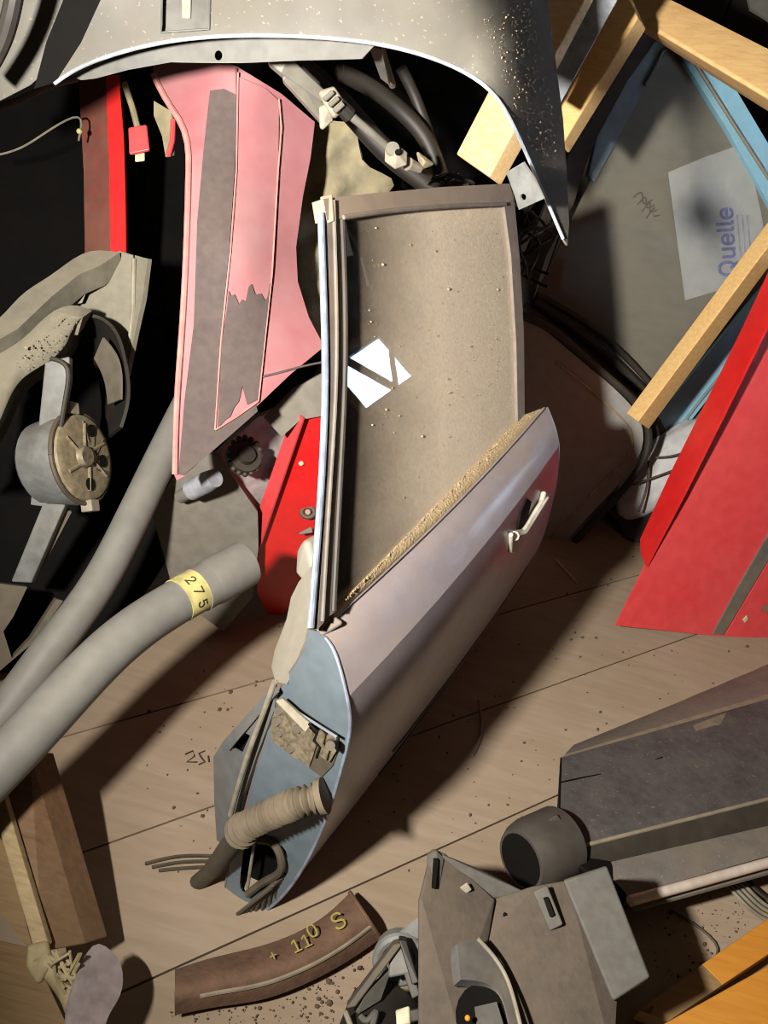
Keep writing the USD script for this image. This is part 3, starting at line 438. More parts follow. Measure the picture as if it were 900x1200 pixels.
# ------------------------------------------------------------------ sheets leaning behind the pipes
single('grey_board', sheet([(178, 600), (205, 556), (240, 530), (256, 534), (302, 600), (303, 640), (296, 700), (262, 740), (205, 700)], pl((205, 556, 1.66), (302, 600, 1.74), (262, 740, 1.88)), .012, 12), 'grey_sheet', 'dark grey flat board leaning behind the socketed pipe end', 'board')
single('lilac_sheet_piece', sheet([(246, 540), (300, 490), (345, 470), (350, 520), (318, 640), (300, 604)], pl((246, 540, 1.67), (345, 470, 1.67), (300, 640, 1.86)), .01, 12), 'lilac_sheet', 'pale lilac-grey plastic panel left of the small red panel', 'panel')
single('grey_trim_corner', sheet([(310, 490), (345, 455), (392, 430), (392, 485), (352, 492), (330, 512)], pl((310, 490, 1.60), (392, 430, 1.60), (352, 500, 1.62)), .01, 10), 'grey_sheet', 'grey plastic corner showing below the pinkish panel', 'trim piece')
wk = thing('white_cap', 'small white plastic cap under the tip of the pinkish panel', 'cap', P(238, 570, 1.7)); part(wk, 'cap', tube(PP((224, 575, 1.63), (242, 565, 1.60), (252, 560, 1.58)), [.020, .021, .018], 18), 'cap_white'); part(wk, 'stem', tube(PP((212, 582, 1.66), (224, 575, 1.63)), .014, 14), 'grey_sheet')  # the small white cap, built as a thing of its own
bk = thing('knurled_knob', 'round black knurled knob on the lilac panel', 'knob', P(282, 537, 1.78)); kn = CR * .5 - CF * .8 + CU * .2; kc = P(282, 538, 1.645)  # the round black knob, built as a thing of its own
part(bk, 'grip', cat(*[tube([kc + kn * .0, kc + kn * .03], .033, 24)] + [icos(.006, kc + kn * .024 + .036 * (math.cos(a) * np.cross(kn, CU) + math.sin(a) * CU)) for a in np.linspace(0, 6.28, 17)[:-1]]), 'rubber'); part(bk, 'cap', disc(kc + kn * .03, kn, .02, .01, 20, .016), 'black_plastic')
rd = thing('red_metal_panel', 'small bright red metal panel with a folded edge behind the silver door', 'metal panel', P(310, 700, 2.0))
rdd = pl((345, 484, 1.62), (420, 480, 1.64), (300, 645, 1.84))
part(rd, 'face', sheet([(354, 490), (379, 482), (418, 486), (420, 560), (404, 640), (372, 680), (326, 724), (313, 719), (302, 696), (299, 648)], rdd, .006, 10), 'red_paint')
part(rd, 'flange', sheet([(343, 484), (349, 484), (355, 491), (301, 650), (290, 640), (300, 606)], pl((345, 484, 1.625), (355, 491, 1.605), (295, 645, 1.835)), .004, 8), 'red_dusty', 'brighter folded flange')
gc = P(361, 600, float(rdd(361., 600.)) - .004); part(rd, 'grommet', trimesh.util.concatenate([tube([gc + .014 * (math.cos(a) * CR * 1.0 + math.sin(a) * CU * .8) for a in np.linspace(0, 2 * math.pi, 21)], .0055, 8)]), 'hinge_dark'); part(rd, 'bolt', disc(gc + CF * .002, -CF, .006, .008, 8), 'light_grip')
part(rd, 'rivet', icos(.006, P(353, 543, float(rdd(353., 543.)))), 'connector'); part(rd, 'slot', hull(PP((352, 625, 1.79), (364, 619, 1.79), (365, 623, 1.79)), .003), 'seal_grey')
cl = single('dusty_cloth', sheet(spl([(352, 152), (384, 142), (410, 146), (420, 165), (426, 190), (462, 214), (440, 236), (392, 236), (386, 320), (384, 410), (364, 380), (346, 335), (346, 295)], 4, True), lambda u, v: fitd([(352, 152, 1.60), (410, 146, 1.58), (462, 214, 1.66), (386, 400, 1.62), (346, 300, 1.60)])(u, v) + .012 * np.sin(u * .12 + v * .05) * np.cos(v * .07), .006, 8), 'cloth', 'dusty grey cloth sheet wedged between pinkish panel and silver door', 'cloth sheet', smooth=70)

# ------------------------------------------------------------------ rods and hoses under the wing
st = thing('linkage_rod', 'jointed pale metal linkage rods with bolted ends under the wheel arch', 'linkage', P(400, 130, 1.42))
part(st, 'flat_bar', prism(PP((333, 92, 1.32), (343, 82, 1.32), (384, 128, 1.38), (378, 142, 1.38)), CF * .012, .003), 'rod_metal'); part(st, 'bar_end', hull(PP((376, 128, 1.37), (385, 124, 1.37), (387, 140, 1.38), (378, 148, 1.38)), .005), 'light_grip')
part(st, 'upper_link', prism(PP((316, 72, 1.30), (338, 68, 1.30), (382, 110, 1.36), (376, 116, 1.36), (330, 84, 1.31)), CF * .012, .003), 'rod_metal'); part(st, 'clamp', hull(PP((377, 110, 1.355), (390, 106, 1.355), (402, 124, 1.37), (392, 134, 1.37)), .006), 'light_grip', 'ribbed clamp')
for k in range(3): part(st, 'clamp_ring', tube(PP((380 + 6 * k, 117 + 7 * k, 1.345 + .005 * k), (390 + 6 * k, 108 + 7 * k, 1.345 + .005 * k)), .004, 8), 'rod_metal')
part(st, 'rod', tube(PP((408, 133, 1.38), (440, 160, 1.42), (462, 179, 1.45)), .0072, 12), 'rod_metal'); part(st, 'joint', tube(PP((396, 122, 1.37), (410, 136, 1.385)), .013, 10), 'black_plastic')
nc = P(464, 184, 1.44); part(st, 'nut', hull([nc + .019 * (math.cos(a) * (CR * .8 - CU * .6) + math.sin(a) * (CR * .5 + CU * .7)) for a in np.arange(6) * 1.047] + [nc - CF * .012], .004), 'light_grip', 'hexagonal end nut'); part(st, 'nut_hole', disc(nc - CF * .017 + CR * .003, -CF, .005, .004, 10), 'black_deep'); part(st, 'washer', disc(nc - CR * .006 + CU * .009 - CF * .008, -CF, .012, .006, 16), 'rod_metal')
part(st, 'end_tip', tube(PP((478, 192, 1.46), (492, 198, 1.48)), [.012, .008], 10), 'light_grip'); part(st, 'brass_clip', hull(PP((490, 180, 1.47), (498, 190, 1.47), (506, 192, 1.48), (494, 197, 1.48)), .003), 'motor')
for k, (pts, r_, lb_) in enumerate(([(396, 84, 1.48), (430, 100, 1.52), (470, 130, 1.56), (500, 165, 1.58), (515, 200, 1.6)], .016, 'thick curved black hose under the wheel arch'), ) if False else enumerate([([(396, 84, 1.48), (430, 100, 1.52), (470, 130, 1.56), (500, 165, 1.58), (515, 205, 1.6)], .016, 'thick curved black hose under the wheel arch'), ([(470, 80, 1.55), (485, 110, 1.58), (500, 150, 1.6), (520, 205, 1.62)], .011, 'thin black hose right of the thick curved one'), ([(350, 75, 1.5), (400, 120, 1.52), (450, 175, 1.55), (500, 215, 1.58)], .02, 'black hose directly behind the pale linkage rods')]):
    single('black_hose', tube(spl(PP(*pts), 6), r_, 12), 'black_plastic', lb_, 'hose')
hm = [tube(spl([P(*q) for q in [(470 + rng.uniform(0, 90), 205 + rng.uniform(-5, 20), 1.78 + rng.uniform(0, .1)) for _ in range(5)]], 6), .004, 6) for _ in range(7)]
single('black_cable_tangle', cat(*hm), 'rubber', 'tangle of thin black cables just above the door window', 'cable tangle', kind='stuff')
hm = [tube(spl([P(*q) for q in [(600 + rng.uniform(0, 52), 235 + 24 * k + rng.uniform(-12, 12), 1.95 + rng.uniform(0, .1)) for k in range(5)]], 6), .004, 6) for _ in range(6)]
single('black_foil_scrap', cat(*hm), 'black_plastic', 'crumpled glossy black strands right of the door window below the tab', 'cable tangle', kind='stuff')

# ------------------------------------------------------------------ timber at the top
single('roof_timber', wedge(PP((700, -40, 1.95), (960, 92, 1.75)), PP((724, 8, 1.9), (962, 150, 1.7)), PP((735, 22, 2.0), (962, 165, 1.8)), .006), 'pine_beam', 'broad yellowish timber crossing the top right corner', 'timber')
single('pine_batten', wedge(PP((538, 180, 1.62), (662, -60, 1.60)), PP((574, 205, 1.60), (700, -30, 1.58)), PP((586, 214, 1.63), (716, -20, 1.62)), .004), 'pine_pale', 'pale pine batten passing behind the tip of the silver wing', 'batten')
single('grey_metal_strip', prism(PP((638, 112, 1.575), (655, 122, 1.575), (730, -14, 1.555), (704, -14, 1.555)), CF * .008, .002), 'tape_grey', 'blue-grey metal strip between the two pine battens', 'metal strip')
single('pine_batten', wedge(PP((640, 140, 1.74), (730, -14, 1.72)), PP((660, 166, 1.73), (746, 22, 1.71)), PP((666, 176, 1.77), (754, 34, 1.75)), .004), 'pine', 'tan pine batten right of the blue-grey strip', 'batten')
single('pine_batten', wedge(PP((736, 484, 2.30), (930, 222, 2.17)), PP((748, 493, 2.27), (930, 248, 2.14)), PP((760, 501, 2.32), (932, 268, 2.19)), .003), 'pine', 'slim bright pine batten leaning across the blue hatch window', 'batten')
single('pale_corner_panel', sheet([(868, -40), (940, -40), (940, 60), (900, 22), (880, 10)], pl((868, -40, 2.2), (940, -40, 2.2), (940, 60, 2.2)), .01, 14), 'grey_flange', 'pale greenish grey panel corner at the extreme top right', 'panel')

# ------------------------------------------------------------------ blue hatch with window at right
hb = thing('blue_hatch', 'light blue car tailgate with dusty rear window at right', 'car tailgate', P(780, 520, 2.75) * [1, 1, 0])
hpd = pl((620, 365, 2.50), (775, 485, 2.62), (782, 55, 2.36))
hpn = mapP([(620, 365), (775, 485), (782, 55)], hpd)
part(hb, 'rear_window', sheet([(690, 215), (740, 128), (772, 66), (779, 57), (788, 60), (840, 142), (905, 244), (960, 330), (960, 480), (840, 520), (772, 484), (700, 428), (618, 366)], hpd, .006, 20), 'pane_dusty', 'dusty dark green-grey rear window')
part(hb, 'frame_right', sheet([(784, 52), (796, 62), (850, 148), (905, 246), (960, 340), (1010, 340), (960, 270), (900, 168), (850, 84), (812, 50), (795, 40)], hpd, .03, 14, off=.02), 'blue_paint')
part(hb, 'frame_channel', tube(mapP([(812, 70), (856, 140), (905, 216), (950, 290)], hpd, .026), .010, 8, flat=.5), 'beige_plastic', 'tan strip along the blue frame')
part(hb, 'frame_upper_left', sheet([(690, 204), (700, 160), (735, 95), (768, 48), (795, 40), (784, 57), (774, 66), (744, 126), (696, 214)], hpd, .03, 10, off=.012), 'blue_dull', 'dull dark blue upper edge')
part(hb, 'corner_frame', tube(mapP(spl([(755, 100), (772, 68), (780, 57), (790, 60), (800, 74)], 6), hpd, .014), .006, 8), 'rubber')
part(hb, 'black_surround', sheet([(600, 400), (604, 330), (640, 240), (690, 130), (752, 40), (776, 40), (735, 96), (690, 180), (672, 240), (640, 300), (620, 366), (622, 384)], hpd, .03, 14, off=.012), 'rubber')
for o, r_ in ((0, .022), (13, .016), (24, .010)): part(hb, 'rubber_seal', tube(mapP(spl([(612 + o * .3, 362 - o), (660 + o * .6, 398 - o), (720 + o * .7, 450 - o), (764 + o * .5, 492 - o * .5), (776, 530), (752, 566), (710, 602)] if o == 0 else [(622 + o * .3, 362 - o * .7), (665 + o * .6, 398 - o), (720 + o * .7, 446 - o), (765 + o * .3, 486 - o)], 6), hpd, .03 - r_ * .3), r_, 10), 'rubber')
part(hb, 'lower_skin', sheet([(772, 486), (800, 452), (868, 368), (900, 330), (960, 330), (960, 360), (880, 402), (812, 490), (782, 524), (774, 530)], hpd, .02, 12, off=.03), 'blue_paint')
part(hb, 'skin_crease', tube(mapP([(782, 520), (820, 470), (878, 398)], hpd, .032), .005, 8), 'blue_dull')
sk = [(783, 202), (826, 184), (869, 169), (882, 205), (892, 250), (900, 300), (850, 338), (803, 352), (792, 270)]
stp = part(hb, 'paper_sticker', sheet(sk, hpd, .001, 10, off=.003), 'sticker', 'pale rectangular paper sheet on the window')
xd, yd = np.array([-.055, -1.0]), np.array([-1.0, .055])
part(stp, 'lettering', flat_text('Quelle', 20, (863, 325), xd * .98, yd, hpd, .0045, .0006, True), 'sticker_ink', 'blue lettering reading Quelle', smooth=False)
part(stp, 'small_print', cat(*[tube(mapP([(868 + 6 * k, 300), (864 + 6 * k, 252)], hpd, .0045), .0022, 5) for k in range(3)]), 'faint_ink')
for k in range(4): part(hb, 'finger_smear', tube(mapP(spl([(742 + 5 * k, 232 + 8 * k), (752 + 5 * k, 226 + 6 * k), (754 + 4 * k, 238 + 5 * k), (764 + 3 * k, 234 + 6 * k)], 5), hpd, .0005), .0022, 5), 'smear')
# grey rounded panel standing in front of it
gp = thing('grey_glass_panel', 'dusty grey panel with a rounded corner standing behind the silver door', 'panel', P(680, 620, 2.5) * [1, 1, 0])
gpd = pl((620, 382, 2.22), (752, 510, 2.38), (640, 650, 2.53))
gpo = np.vstack([[(560, 360), (612, 372)], spl([(640, 388), (690, 430), (732, 467), (750, 492), (753, 522), (738, 552), (700, 594), (664, 634)], 4), [(620, 672), (560, 680)]])
part(gp, 'face', sheet(gpo, gpd, .008, 16), 'panel_grey')
part(gp, 'bead', tube(mapP(spl([(652, 424), (690, 455), (722, 484), (740, 508), (738, 532), (716, 556), (672, 602), (640, 636)], 5), gpd, .002), .0032, 6), 'bead_tan', 'thin tan bead following the rounded corner')
part(gp, 'rubber_edge', tube(mapP(spl([(612, 370), (642, 384), (693, 426), (736, 463), (756, 490), (759, 524), (744, 556), (706, 600), (668, 640), (630, 676)], 5), gpd, -.004), .011, 10), 'rubber')
# white thing in a black crate
wt = thing('white_plastic_bag', 'bulging white plastic bag behind the black rubber edge', 'plastic bag', P(775, 570, 2.62))
bm = trimesh.creation.icosphere(4, 1.0); bv = bm.vertices.copy(); cb = P(780, 548, 2.60)
bv = bv * (1 + .22 * (meshkit.fbm(bv * 1.7 + 5, 3, 2)[:, None] - .5)); bm.vertices = cb + bv[:, 0:1] * .115 * CR * 1.0 + bv[:, 1:2] * (.20 * (CU * .8 + CR * .55)) + bv[:, 2:3] * .08 * CF
part(wt, 'bag', bm, 'white_plastic', smooth=True)
for pts in ([(742, 568), (765, 560), (790, 551)], [(768, 536), (785, 535), (800, 531)], [(760, 540), (757, 575), (748, 600)]): part(wt, 'cord', tube(spl([P(u, v, 2.49) for u, v in pts], 4), .0035, 6), 'wire_dark')
bt = thing('black_tub', 'black plastic tub rim on the floor under the white bag', 'tub', P(760, 620, 2.6) * [1, 1, 0])
tc = P(760, 592, 2.60); part(bt, 'rim', tube([tc + .125 * math.cos(a) * CR + .06 * math.sin(a) * CU for a in np.linspace(0, 2 * math.pi, 41)], .010, 10), 'rubber')
fl = P(770, 630, 2.66); part(bt, 'wall', hull([tc + .115 * math.cos(a) * CR + .05 * math.sin(a) * CU + CF * .012 for a in np.linspace(0, 2 * math.pi, 25)] + [np.array([tc[0], tc[1], .01]) + .09 * np.array([math.cos(a), math.sin(a), 0]) for a in np.linspace(0, 6.28, 13)], .002), 'black_plastic')

# ------------------------------------------------------------------ red panel at right
rr = thing('red_body_panel', 'large bright red body panel with a grey moulding at the right edge', 'car body panel', Fz(780, 740))
rrd = pl((722, 733, 2.20), (900, 748, 2.36), (905, 340, 2.06))
part(rr, 'skin', sheet([(722, 733), (757, 662), (800, 580), (850, 480), (905, 368), (940, 300), (1060, 290), (1090, 774), (900, 748), (835, 745)], rrd, .006, 18), 'red_dusty')
part(rr, 'side_flange', sheet([(757, 664), (751, 650), (750, 632), (790, 545), (850, 425), (886, 350), (903, 312), (940, 270), (945, 300), (905, 370), (850, 482), (800, 582)], pl((757, 664, 2.17), (750, 632, 2.24), (905, 345, 2.03)), .005, 12), 'red_paint', 'deeper red folded side flange')
part(rr, 'moulding', sheet([(836, 743), (848, 744), (880, 690), (910, 640), (950, 572), (1060, 398), (1056, 380), (950, 550), (905, 620), (870, 680)], rrd, .006, 9, off=.007), 'dark_trim', 'dark grey moulding strip')
part(rr, 'lower_band', sheet([(850, 744), (882, 690), (912, 640), (950, 576), (1080, 380), (1088, 771), (900, 747)], rrd, .004, 12, off=.002), 'red_dusty')
part(rr, 'mark', hull(mapP([(871, 726), (875, 722), (876, 726), (873, 729)], rrd, .005), .002), 'connector', 'small white chip')
part(rr, 'hole', disc(P(897, 713, float(rrd(897., 713.)) - .004), -CF, .013, .004, 12), 'red_dark')

# ------------------------------------------------------------------ dark rocker trim at lower right
tr = thing('rocker_trim', 'dark grey dusty sill trim with a bright strip lying at lower right', 'car sill trim', Fz(800, 1060))
prof = [(667, 880, 925, 763, .10), (672, 873, 925, 770, .01), (662, 884, 925, 806, -.03), (657, 888, 925, 812, -.035), (655, 946, 925, 870, -.07), (656, 998, 925, 930, -.09), (664, 1008, 925, 944, -.085), (690, 1016, 925, 962, -.07), (716, 1032, 925, 980, -.08), (734, 1050, 925, 996, -.08)]
prof = [(a_, b_, 1130, b_ + (d_ - b_) * (1130 - a_) / (925 - a_), o_) for a_, b_, c_, d_, o_ in prof]
def tpt(u, v, o): return P(u, v, depth_z(u, v, .02 - o * 1.0 + .02))
L0 = [tpt(a, b, o) for a, b, c_, d_, o in prof]; R0 = [tpt(c_, d_, o) for a, b, c_, d_, o in prof]
def strip(k0, k1, t=.006):
    return loft([np.linspace(L0[k], R0[k], 14) for k in range(k0, k1 + 1)], t)
part(tr, 'top_facet', strip(0, 2), 'trim_grey'); part(tr, 'face', strip(3, 5), 'trim_dark', 'black-grey scuffed face'); part(tr, 'upper_edge', strip(2, 3), 'trim_edge'); part(tr, 'step', strip(5, 7), 'rubber'); part(tr, 'lower_facet', strip(7, 9), 'trim_grey')
part(tr, 'edge_bead', tube(np.linspace(L0[5], R0[5], 6), .004, 8), 'trim_edge')
b0, b1 = tpt(738, 1056, -.08), tpt(1130, 947, -.08); part(tr, 'bright_strip', tube(np.linspace(b0, b1, 8), .0095, 12), 'chrome_strip', 'bright metal strip along the lower edge')
b0, b1 = tpt(742, 1064, -.055), tpt(1130, 958, -.055); part(tr, 'strip_backing', tube(np.linspace(b0, b1, 8), .007, 8), 'trim_grey')
part(tr, 'shade_end_cap', hull([L0[k] for k in range(3, 10)] + [L0[k] * [1, 1, 0] + [0, 0, .01] + (R0[k] - L0[k]) * .03 for k in (3, 5, 9)], .001), 'black_deep')  # end closed in black, colour standing in for shade between the parts
def tface(s_, w_, o):
    s_ = s_ * .52; return (L0[3] * (1 - w_) + L0[5] * w_) * (1 - s_) + (R0[3] * (1 - w_) + R0[5] * w_) * s_ - CF * o
for nm, mm, q_ in (('dust_scuff', 'cardboard_tan', [(.50, .06), (.60, .10), (.64, .02), (.60, .22), (.55, .36)]), ('dust_scuff', 'cardboard_tan', [(.40, .22), (.43, .18), (.44, .30), (.41, .36)]), ('rust_spot', 'orange_board', [(.83, .62), (.87, .58), (.88, .72), (.84, .76)])):
    part(tr, nm, hull([tface(a_, b_, .0015) for a_, b_ in q_], .0004), mm)
part(tr, 'crack', tube(spl([(L0[3] * .45 + L0[4] * .55) * (1 - s) + (R0[3] * .3 + R0[4] * .7) * s - CF * .002 + CU * w_ for s, w_ in ((0, .004), (.06, 0), (.13, -.006), (.20, .0))], 5), .0014, 5), 'black_deep')

# ------------------------------------------------------------------ dark canister
cn = thing('black_canister', 'short black round canister lying on the floor left of the sill trim', 'canister', Fz(615, 1035))
ca, cb_ = P(610, 1008, 1.49), P(656, 986, 1.55); part(cn, 'body', tube([ca, ca + (cb_ - ca) * .15, ca + (cb_ - ca) * .35, cb_], [.054, .062, .066, .066], 28, hollow=0), 'canister'); part(cn, 'end_disc', disc(ca + (ca - cb_) * .01, cb_ - ca, .048, .004, 24), 'black_deep')
part(cn, 'lug', hull(PP((634, 968, 1.50), (652, 957, 1.51), (656, 962, 1.51), (650, 976, 1.51)), .004), 'canister')

# ------------------------------------------------------------------ heater box, bottom centre
hx = thing('heater_box', 'grey plastic heater housing with clip and curved duct at bottom centre', 'heater housing', Fz(620, 1120))
part(hx, 'right_block', hull(PP((664, 1034, 1.27), (709, 1019, 1.28), (757, 1143, 1.20), (719, 1168, 1.19)) + PP((672, 1040, 1.43), (712, 1030, 1.43), (752, 1148, 1.34), (722, 1166, 1.33)), .005), 'box_grey')
part(hx, 'main_lid', hull(PP((575, 1058, 1.26), (624, 1042, 1.26), (664, 1035, 1.28), (720, 1170, 1.20), (716, 1240, 1.14), (600, 1240, 1.12), (560, 1120, 1.2)) + PP((590, 1070, 1.42), (664, 1050, 1.42), (716, 1180, 1.33), (712, 1240, 1.28), (600, 1240, 1.26)), .004), 'box_dusty', 'dusty brownish upper face')
part(hx, 'left_wall', hull(PP((508, 999, 1.27), (520, 1004, 1.27), (576, 1056, 1.25), (560, 1100, 1.2), (545, 1240, 1.10), (494, 1240, 1.10), (494, 1057, 1.2)) + PP((516, 1010, 1.42), (570, 1060, 1.40), (545, 1240, 1.26), (500, 1240, 1.26)), .005), 'box_dusty')
part(hx, 'top_tab', hull(PP((503, 1002, 1.26), (511, 999, 1.26), (518, 1006, 1.26), (512, 1045, 1.22), (502, 1045, 1.22)) + PP((512, 1003, 1.28),), .003), 'box_grey'); part(hx, 'tab_slot', prism(PP((509, 1008, 1.247), (513, 1008, 1.247), (510, 1040, 1.212), (507, 1040, 1.212)), CF * .004, .0015), 'black_deep')
part(hx, 'upper_flap', hull(PP((520, 1004, 1.262), (578, 1050, 1.26), (612, 1046, 1.265), (560, 1020, 1.275)) + PP((540, 1040, 1.3), (590, 1056, 1.3)), .003), 'box_grey')
part(hx, 'curved_duct', sheet(np.vstack([spl([(536, 1106), (548, 1101), (561, 1101), (578, 1120), (592, 1142), (602, 1170), (612, 1215)], 4), spl([(600, 1215), (592, 1180), (582, 1160), (562, 1150), (540, 1148)], 4)]), pl((548, 1101, 1.178), (592, 1142, 1.165), (606, 1215, 1.10)), .02, 6), 'box_clean', 'smoother bluish grey curved duct')
part(hx, 'duct_rim', tube(spl(PP((560, 1100, 1.172), (578, 1120, 1.167), (592, 1142, 1.158), (602, 1170, 1.132), (613, 1215, 1.095)), 5), .003, 8), 'light_grip')
part(hx, 'duct_mouth', sheet(spl([(545, 1160), (566, 1152), (584, 1164), (594, 1190), (598, 1220), (550, 1220)], 3, True), pl((545, 1160, 1.135), (584, 1164, 1.14), (570, 1220, 1.09)), .004, 6), 'black_deep')
part(hx, 'mouth_flap', sheet([(556, 1180), (582, 1174), (590, 1200), (560, 1215)], pl((556, 1180, 1.118), (582, 1174, 1.12), (570, 1215, 1.085)), .004, 6), 'box_grey')
cp = part(hx, 'clip', hull(PP((627, 1046, 1.245), (640, 1040, 1.245), (657, 1082, 1.225), (645, 1088, 1.225)) + PP((632, 1050, 1.27), (655, 1085, 1.25)), .003), 'box_grey', 'raised spring clip'); part(cp, 'slot', prism(PP((638, 1054, 1.232), (642, 1053, 1.232), (649, 1072, 1.222), (645, 1074, 1.222)), CF * .004, .001), 'black_deep')
part(hx, 'broken_stud', hull(PP((538, 1042, 1.24), (547, 1036, 1.235), (551, 1042, 1.235), (543, 1048, 1.24)), .002), 'light_grip')
for (u, v) in ((585, 1080), (592, 1072), (583, 1124)): part(hx, 'screw', disc(P(u, v, 1.205 if v > 1100 else 1.238), -CF, .004, .005, 8), 'black_deep')
part(hx, 'orange_stud', icos(.004, P(548, 1193, 1.085)), 'orange_board', 'tiny orange stud')
# fan gear left of it
bl_ = thing('blower_unit', 'blower unit with a pale ring and triangular struts beside the heater housing', 'blower unit', Fz(440, 1150))
bc = P(468, 1124, 1.26); part(bl_, 'ring', tube([bc + .033 * (math.cos(a) * CR + math.sin(a) * CU) for a in np.linspace(0, 2 * math.pi, 33)], .009, 10), 'strut_grey', 'pale round ring')
part(bl_, 'ring_face', disc(bc + CF * .006, CF, .036, .02, 24), 'box_clean')
part(bl_, 'arm', prism(PP((462, 1108, 1.22), (470, 1106, 1.22), (416, 1178, 1.18), (408, 1180, 1.18)), CF * .012, .002), 'hinge_dark'); part(bl_, 'arm', prism(PP((469, 1103, 1.22), (475, 1104, 1.22), (489, 1150, 1.19), (484, 1152, 1.19)), CF * .012, .002), 'black_plastic')
part(bl_, 'bracket', hull(PP((460, 1112, 1.225), (472, 1112, 1.225), (478, 1138, 1.21), (458, 1142, 1.21)), .004), 'box_clean'); part(bl_, 'wing_plate', sheet([(458, 1138), (446, 1172), (420, 1188), (428, 1164)], pl((458, 1138, 1.215), (420, 1188, 1.18), (446, 1172, 1.2)), .008, 7), 'box_grey'); part(bl_, 'lower_leg', prism(PP((474, 1138, 1.21), (482, 1136, 1.21), (490, 1165, 1.19), (484, 1168, 1.19)), CF * .01, .002), 'box_grey')
part(bl_, 'connector', hull(PP((466, 1186, 1.15), (478, 1182, 1.15), (479, 1198, 1.14), (467, 1200, 1.14)), .003), 'connector', 'cream connector block'); part(bl_, 'connector_socket', hull(PP((480, 1186, 1.15), (490, 1184, 1.15), (490, 1194, 1.145), (481, 1196, 1.145)), .003), 'black_plastic')
part(bl_, 'can', tube(PP((435, 1240, 1.18), (450, 1185, 1.26)), [.06, .055], 20), 'black_plastic'); part(bl_, 'rod', tube(PP((405, 1186, 1.17), (416, 1215, 1.14)), .004, 8), 'light_grip'); part(bl_, 'lever', tube(spl(PP((422, 1190, 1.17), (430, 1196, 1.165), (440, 1186, 1.165), (436, 1204, 1.15)), 4), .0045, 8), 'box_grey')
part(bl_, 'outer_cowl', sheet([(468, 1092), (496, 1070), (497, 1104), (478, 1094)], pl((468, 1092, 1.26), (496, 1070, 1.25), (490, 1104, 1.23)), .01, 6), 'strut_grey')

# ------------------------------------------------------------------ rusty half pipe
ru = thing('rusty_half_pipe', 'rusty brown half-round metal pipe with yellow chalk marks on the floor', 'metal pipe', Fz(320, 1140))
top = [(205, 1136), (250, 1122), (300, 1110), (345, 1094), (382, 1072), (410, 1046)]; bot = [(205, 1190), (255, 1180), (305, 1172), (360, 1152), (405, 1128), (446, 1100)]
def hz(u, v, z): return P(u, v, depth_z(u, v, z))
secs_ = []
T_, B_ = spl(top, 5), spl(bot, 5)
for k in np.linspace(0, 1, 9):
    zz = .015 + .055 * math.sin(math.pi * (.12 + .80 * k)); secs_.append([hz(*(T_[j] * (1 - k) + B_[j] * k), zz) for j in range(len(T_))])
part(ru, 'shell', loft(secs_, .004), 'rust', smooth=60)
rud = lambda u, v: np.array([depth_z(a, b, .075) for a, b in zip(np.ravel(u), np.ravel(v))])
part(ru, 'end_rim', tube([s[-1] for s in secs_], .004, 8), 'rust')
part(ru, 'seam', tube([s * .3 + e * .7 for s, e in zip(np.array(secs_[5])[3:], np.array(secs_[6])[3:])], .0035, 6), 'trim_edge')
tx = [flat_text(s, h_, o, np.array([math.cos(a), -math.sin(a)]), np.array([-math.sin(a), -math.cos(a)]), rud) for s, h_, o, a in (('+', 13, (317, 1127), .45), ('11', 15, (344, 1118), .45), ('0', 16, (363, 1101), .5), ('S', 20, (394, 1092), .55))]
part(ru, 'chalk_lettering', cat(*tx), 'chalk', 'yellow chalk characters', smooth=False)

# ------------------------------------------------------------------ boards at lower left
lb1 = thing('brown_plank', 'brown wooden plank with a pale edge at lower left', 'plank', Fz(60, 1100))
part(lb1, 'face', prism([P(-10, 935, 1.26), P(35, 885, 1.30), P(98, 1104, 1.22), P(50, 1112, 1.18)], np.array([.02, .03, -.03]), .003), 'old_board'); part(lb1, 'edge', prism([P(-12, 928, 1.25), P(2, 926, 1.25), P(56, 1108, 1.17), P(42, 1112, 1.17)], CF * .01, .002), 'board_edge', 'pale sawn edge')
single('cardboard_piece', sheet([(-40, 955), (0, 968), (20, 1040), (38, 1110), (28, 1105), (0, 1070), (-40, 1050)], pl((-40, 955, 1.32), (20, 1040, 1.27), (0, 1110, 1.22)), .006, 12), 'raw_board', 'tan board scrap left of the brown plank', 'board')
single('light_board', prism([Fz(-40, 1095, .02), Fz(35, 1112, .02), Fz(95, 1240, .02), Fz(-40, 1240, .02)], [0, 0, -.012], .002), 'raw_board', 'tan flat board lying in the bottom left corner', 'board')
fy = thing('frayed_tube', 'frayed pale hose end with loose strands at bottom left', 'hose', Fz(70, 1190))
part(fy, 'body', tube(spl(PP((46, 1118, 1.17), (60, 1140, 1.17), (78, 1165, 1.15), (92, 1230, 1.09)), 5), [.012] * 4 + [.011] * 6 + [.010] * 6, 12), 'fray')
part(fy, 'lump', hull(PP((38, 1112, 1.17), (52, 1108, 1.17), (56, 1128, 1.165), (46, 1146, 1.16), (37, 1130, 1.165)), .007), 'fray')
part(fy, 'strands', cat(*[tube(spl(PP((50 + rng.uniform(0, 25), 1112 + rng.uniform(0, 25), 1.16), (60 + rng.uniform(0, 30), 1125 + rng.uniform(0, 25), 1.15), (75 + rng.uniform(0, 22), 1110 + rng.uniform(0, 60), 1.14)), 4), .0022, 5) for _ in range(16)]), 'fray', kind='stuff')
single('lilac_flap', sheet(spl([(98, 1125), (114, 1106), (134, 1118), (144, 1142), (140, 1168), (124, 1200), (116, 1230), (100, 1230)], 4, True), pl((98, 1125, 1.16), (144, 1142, 1.18), (110, 1230, 1.08)), .006, 8), 'lilac_tin', 'pale lilac torn flap beside the frayed hose', 'plastic scrap')
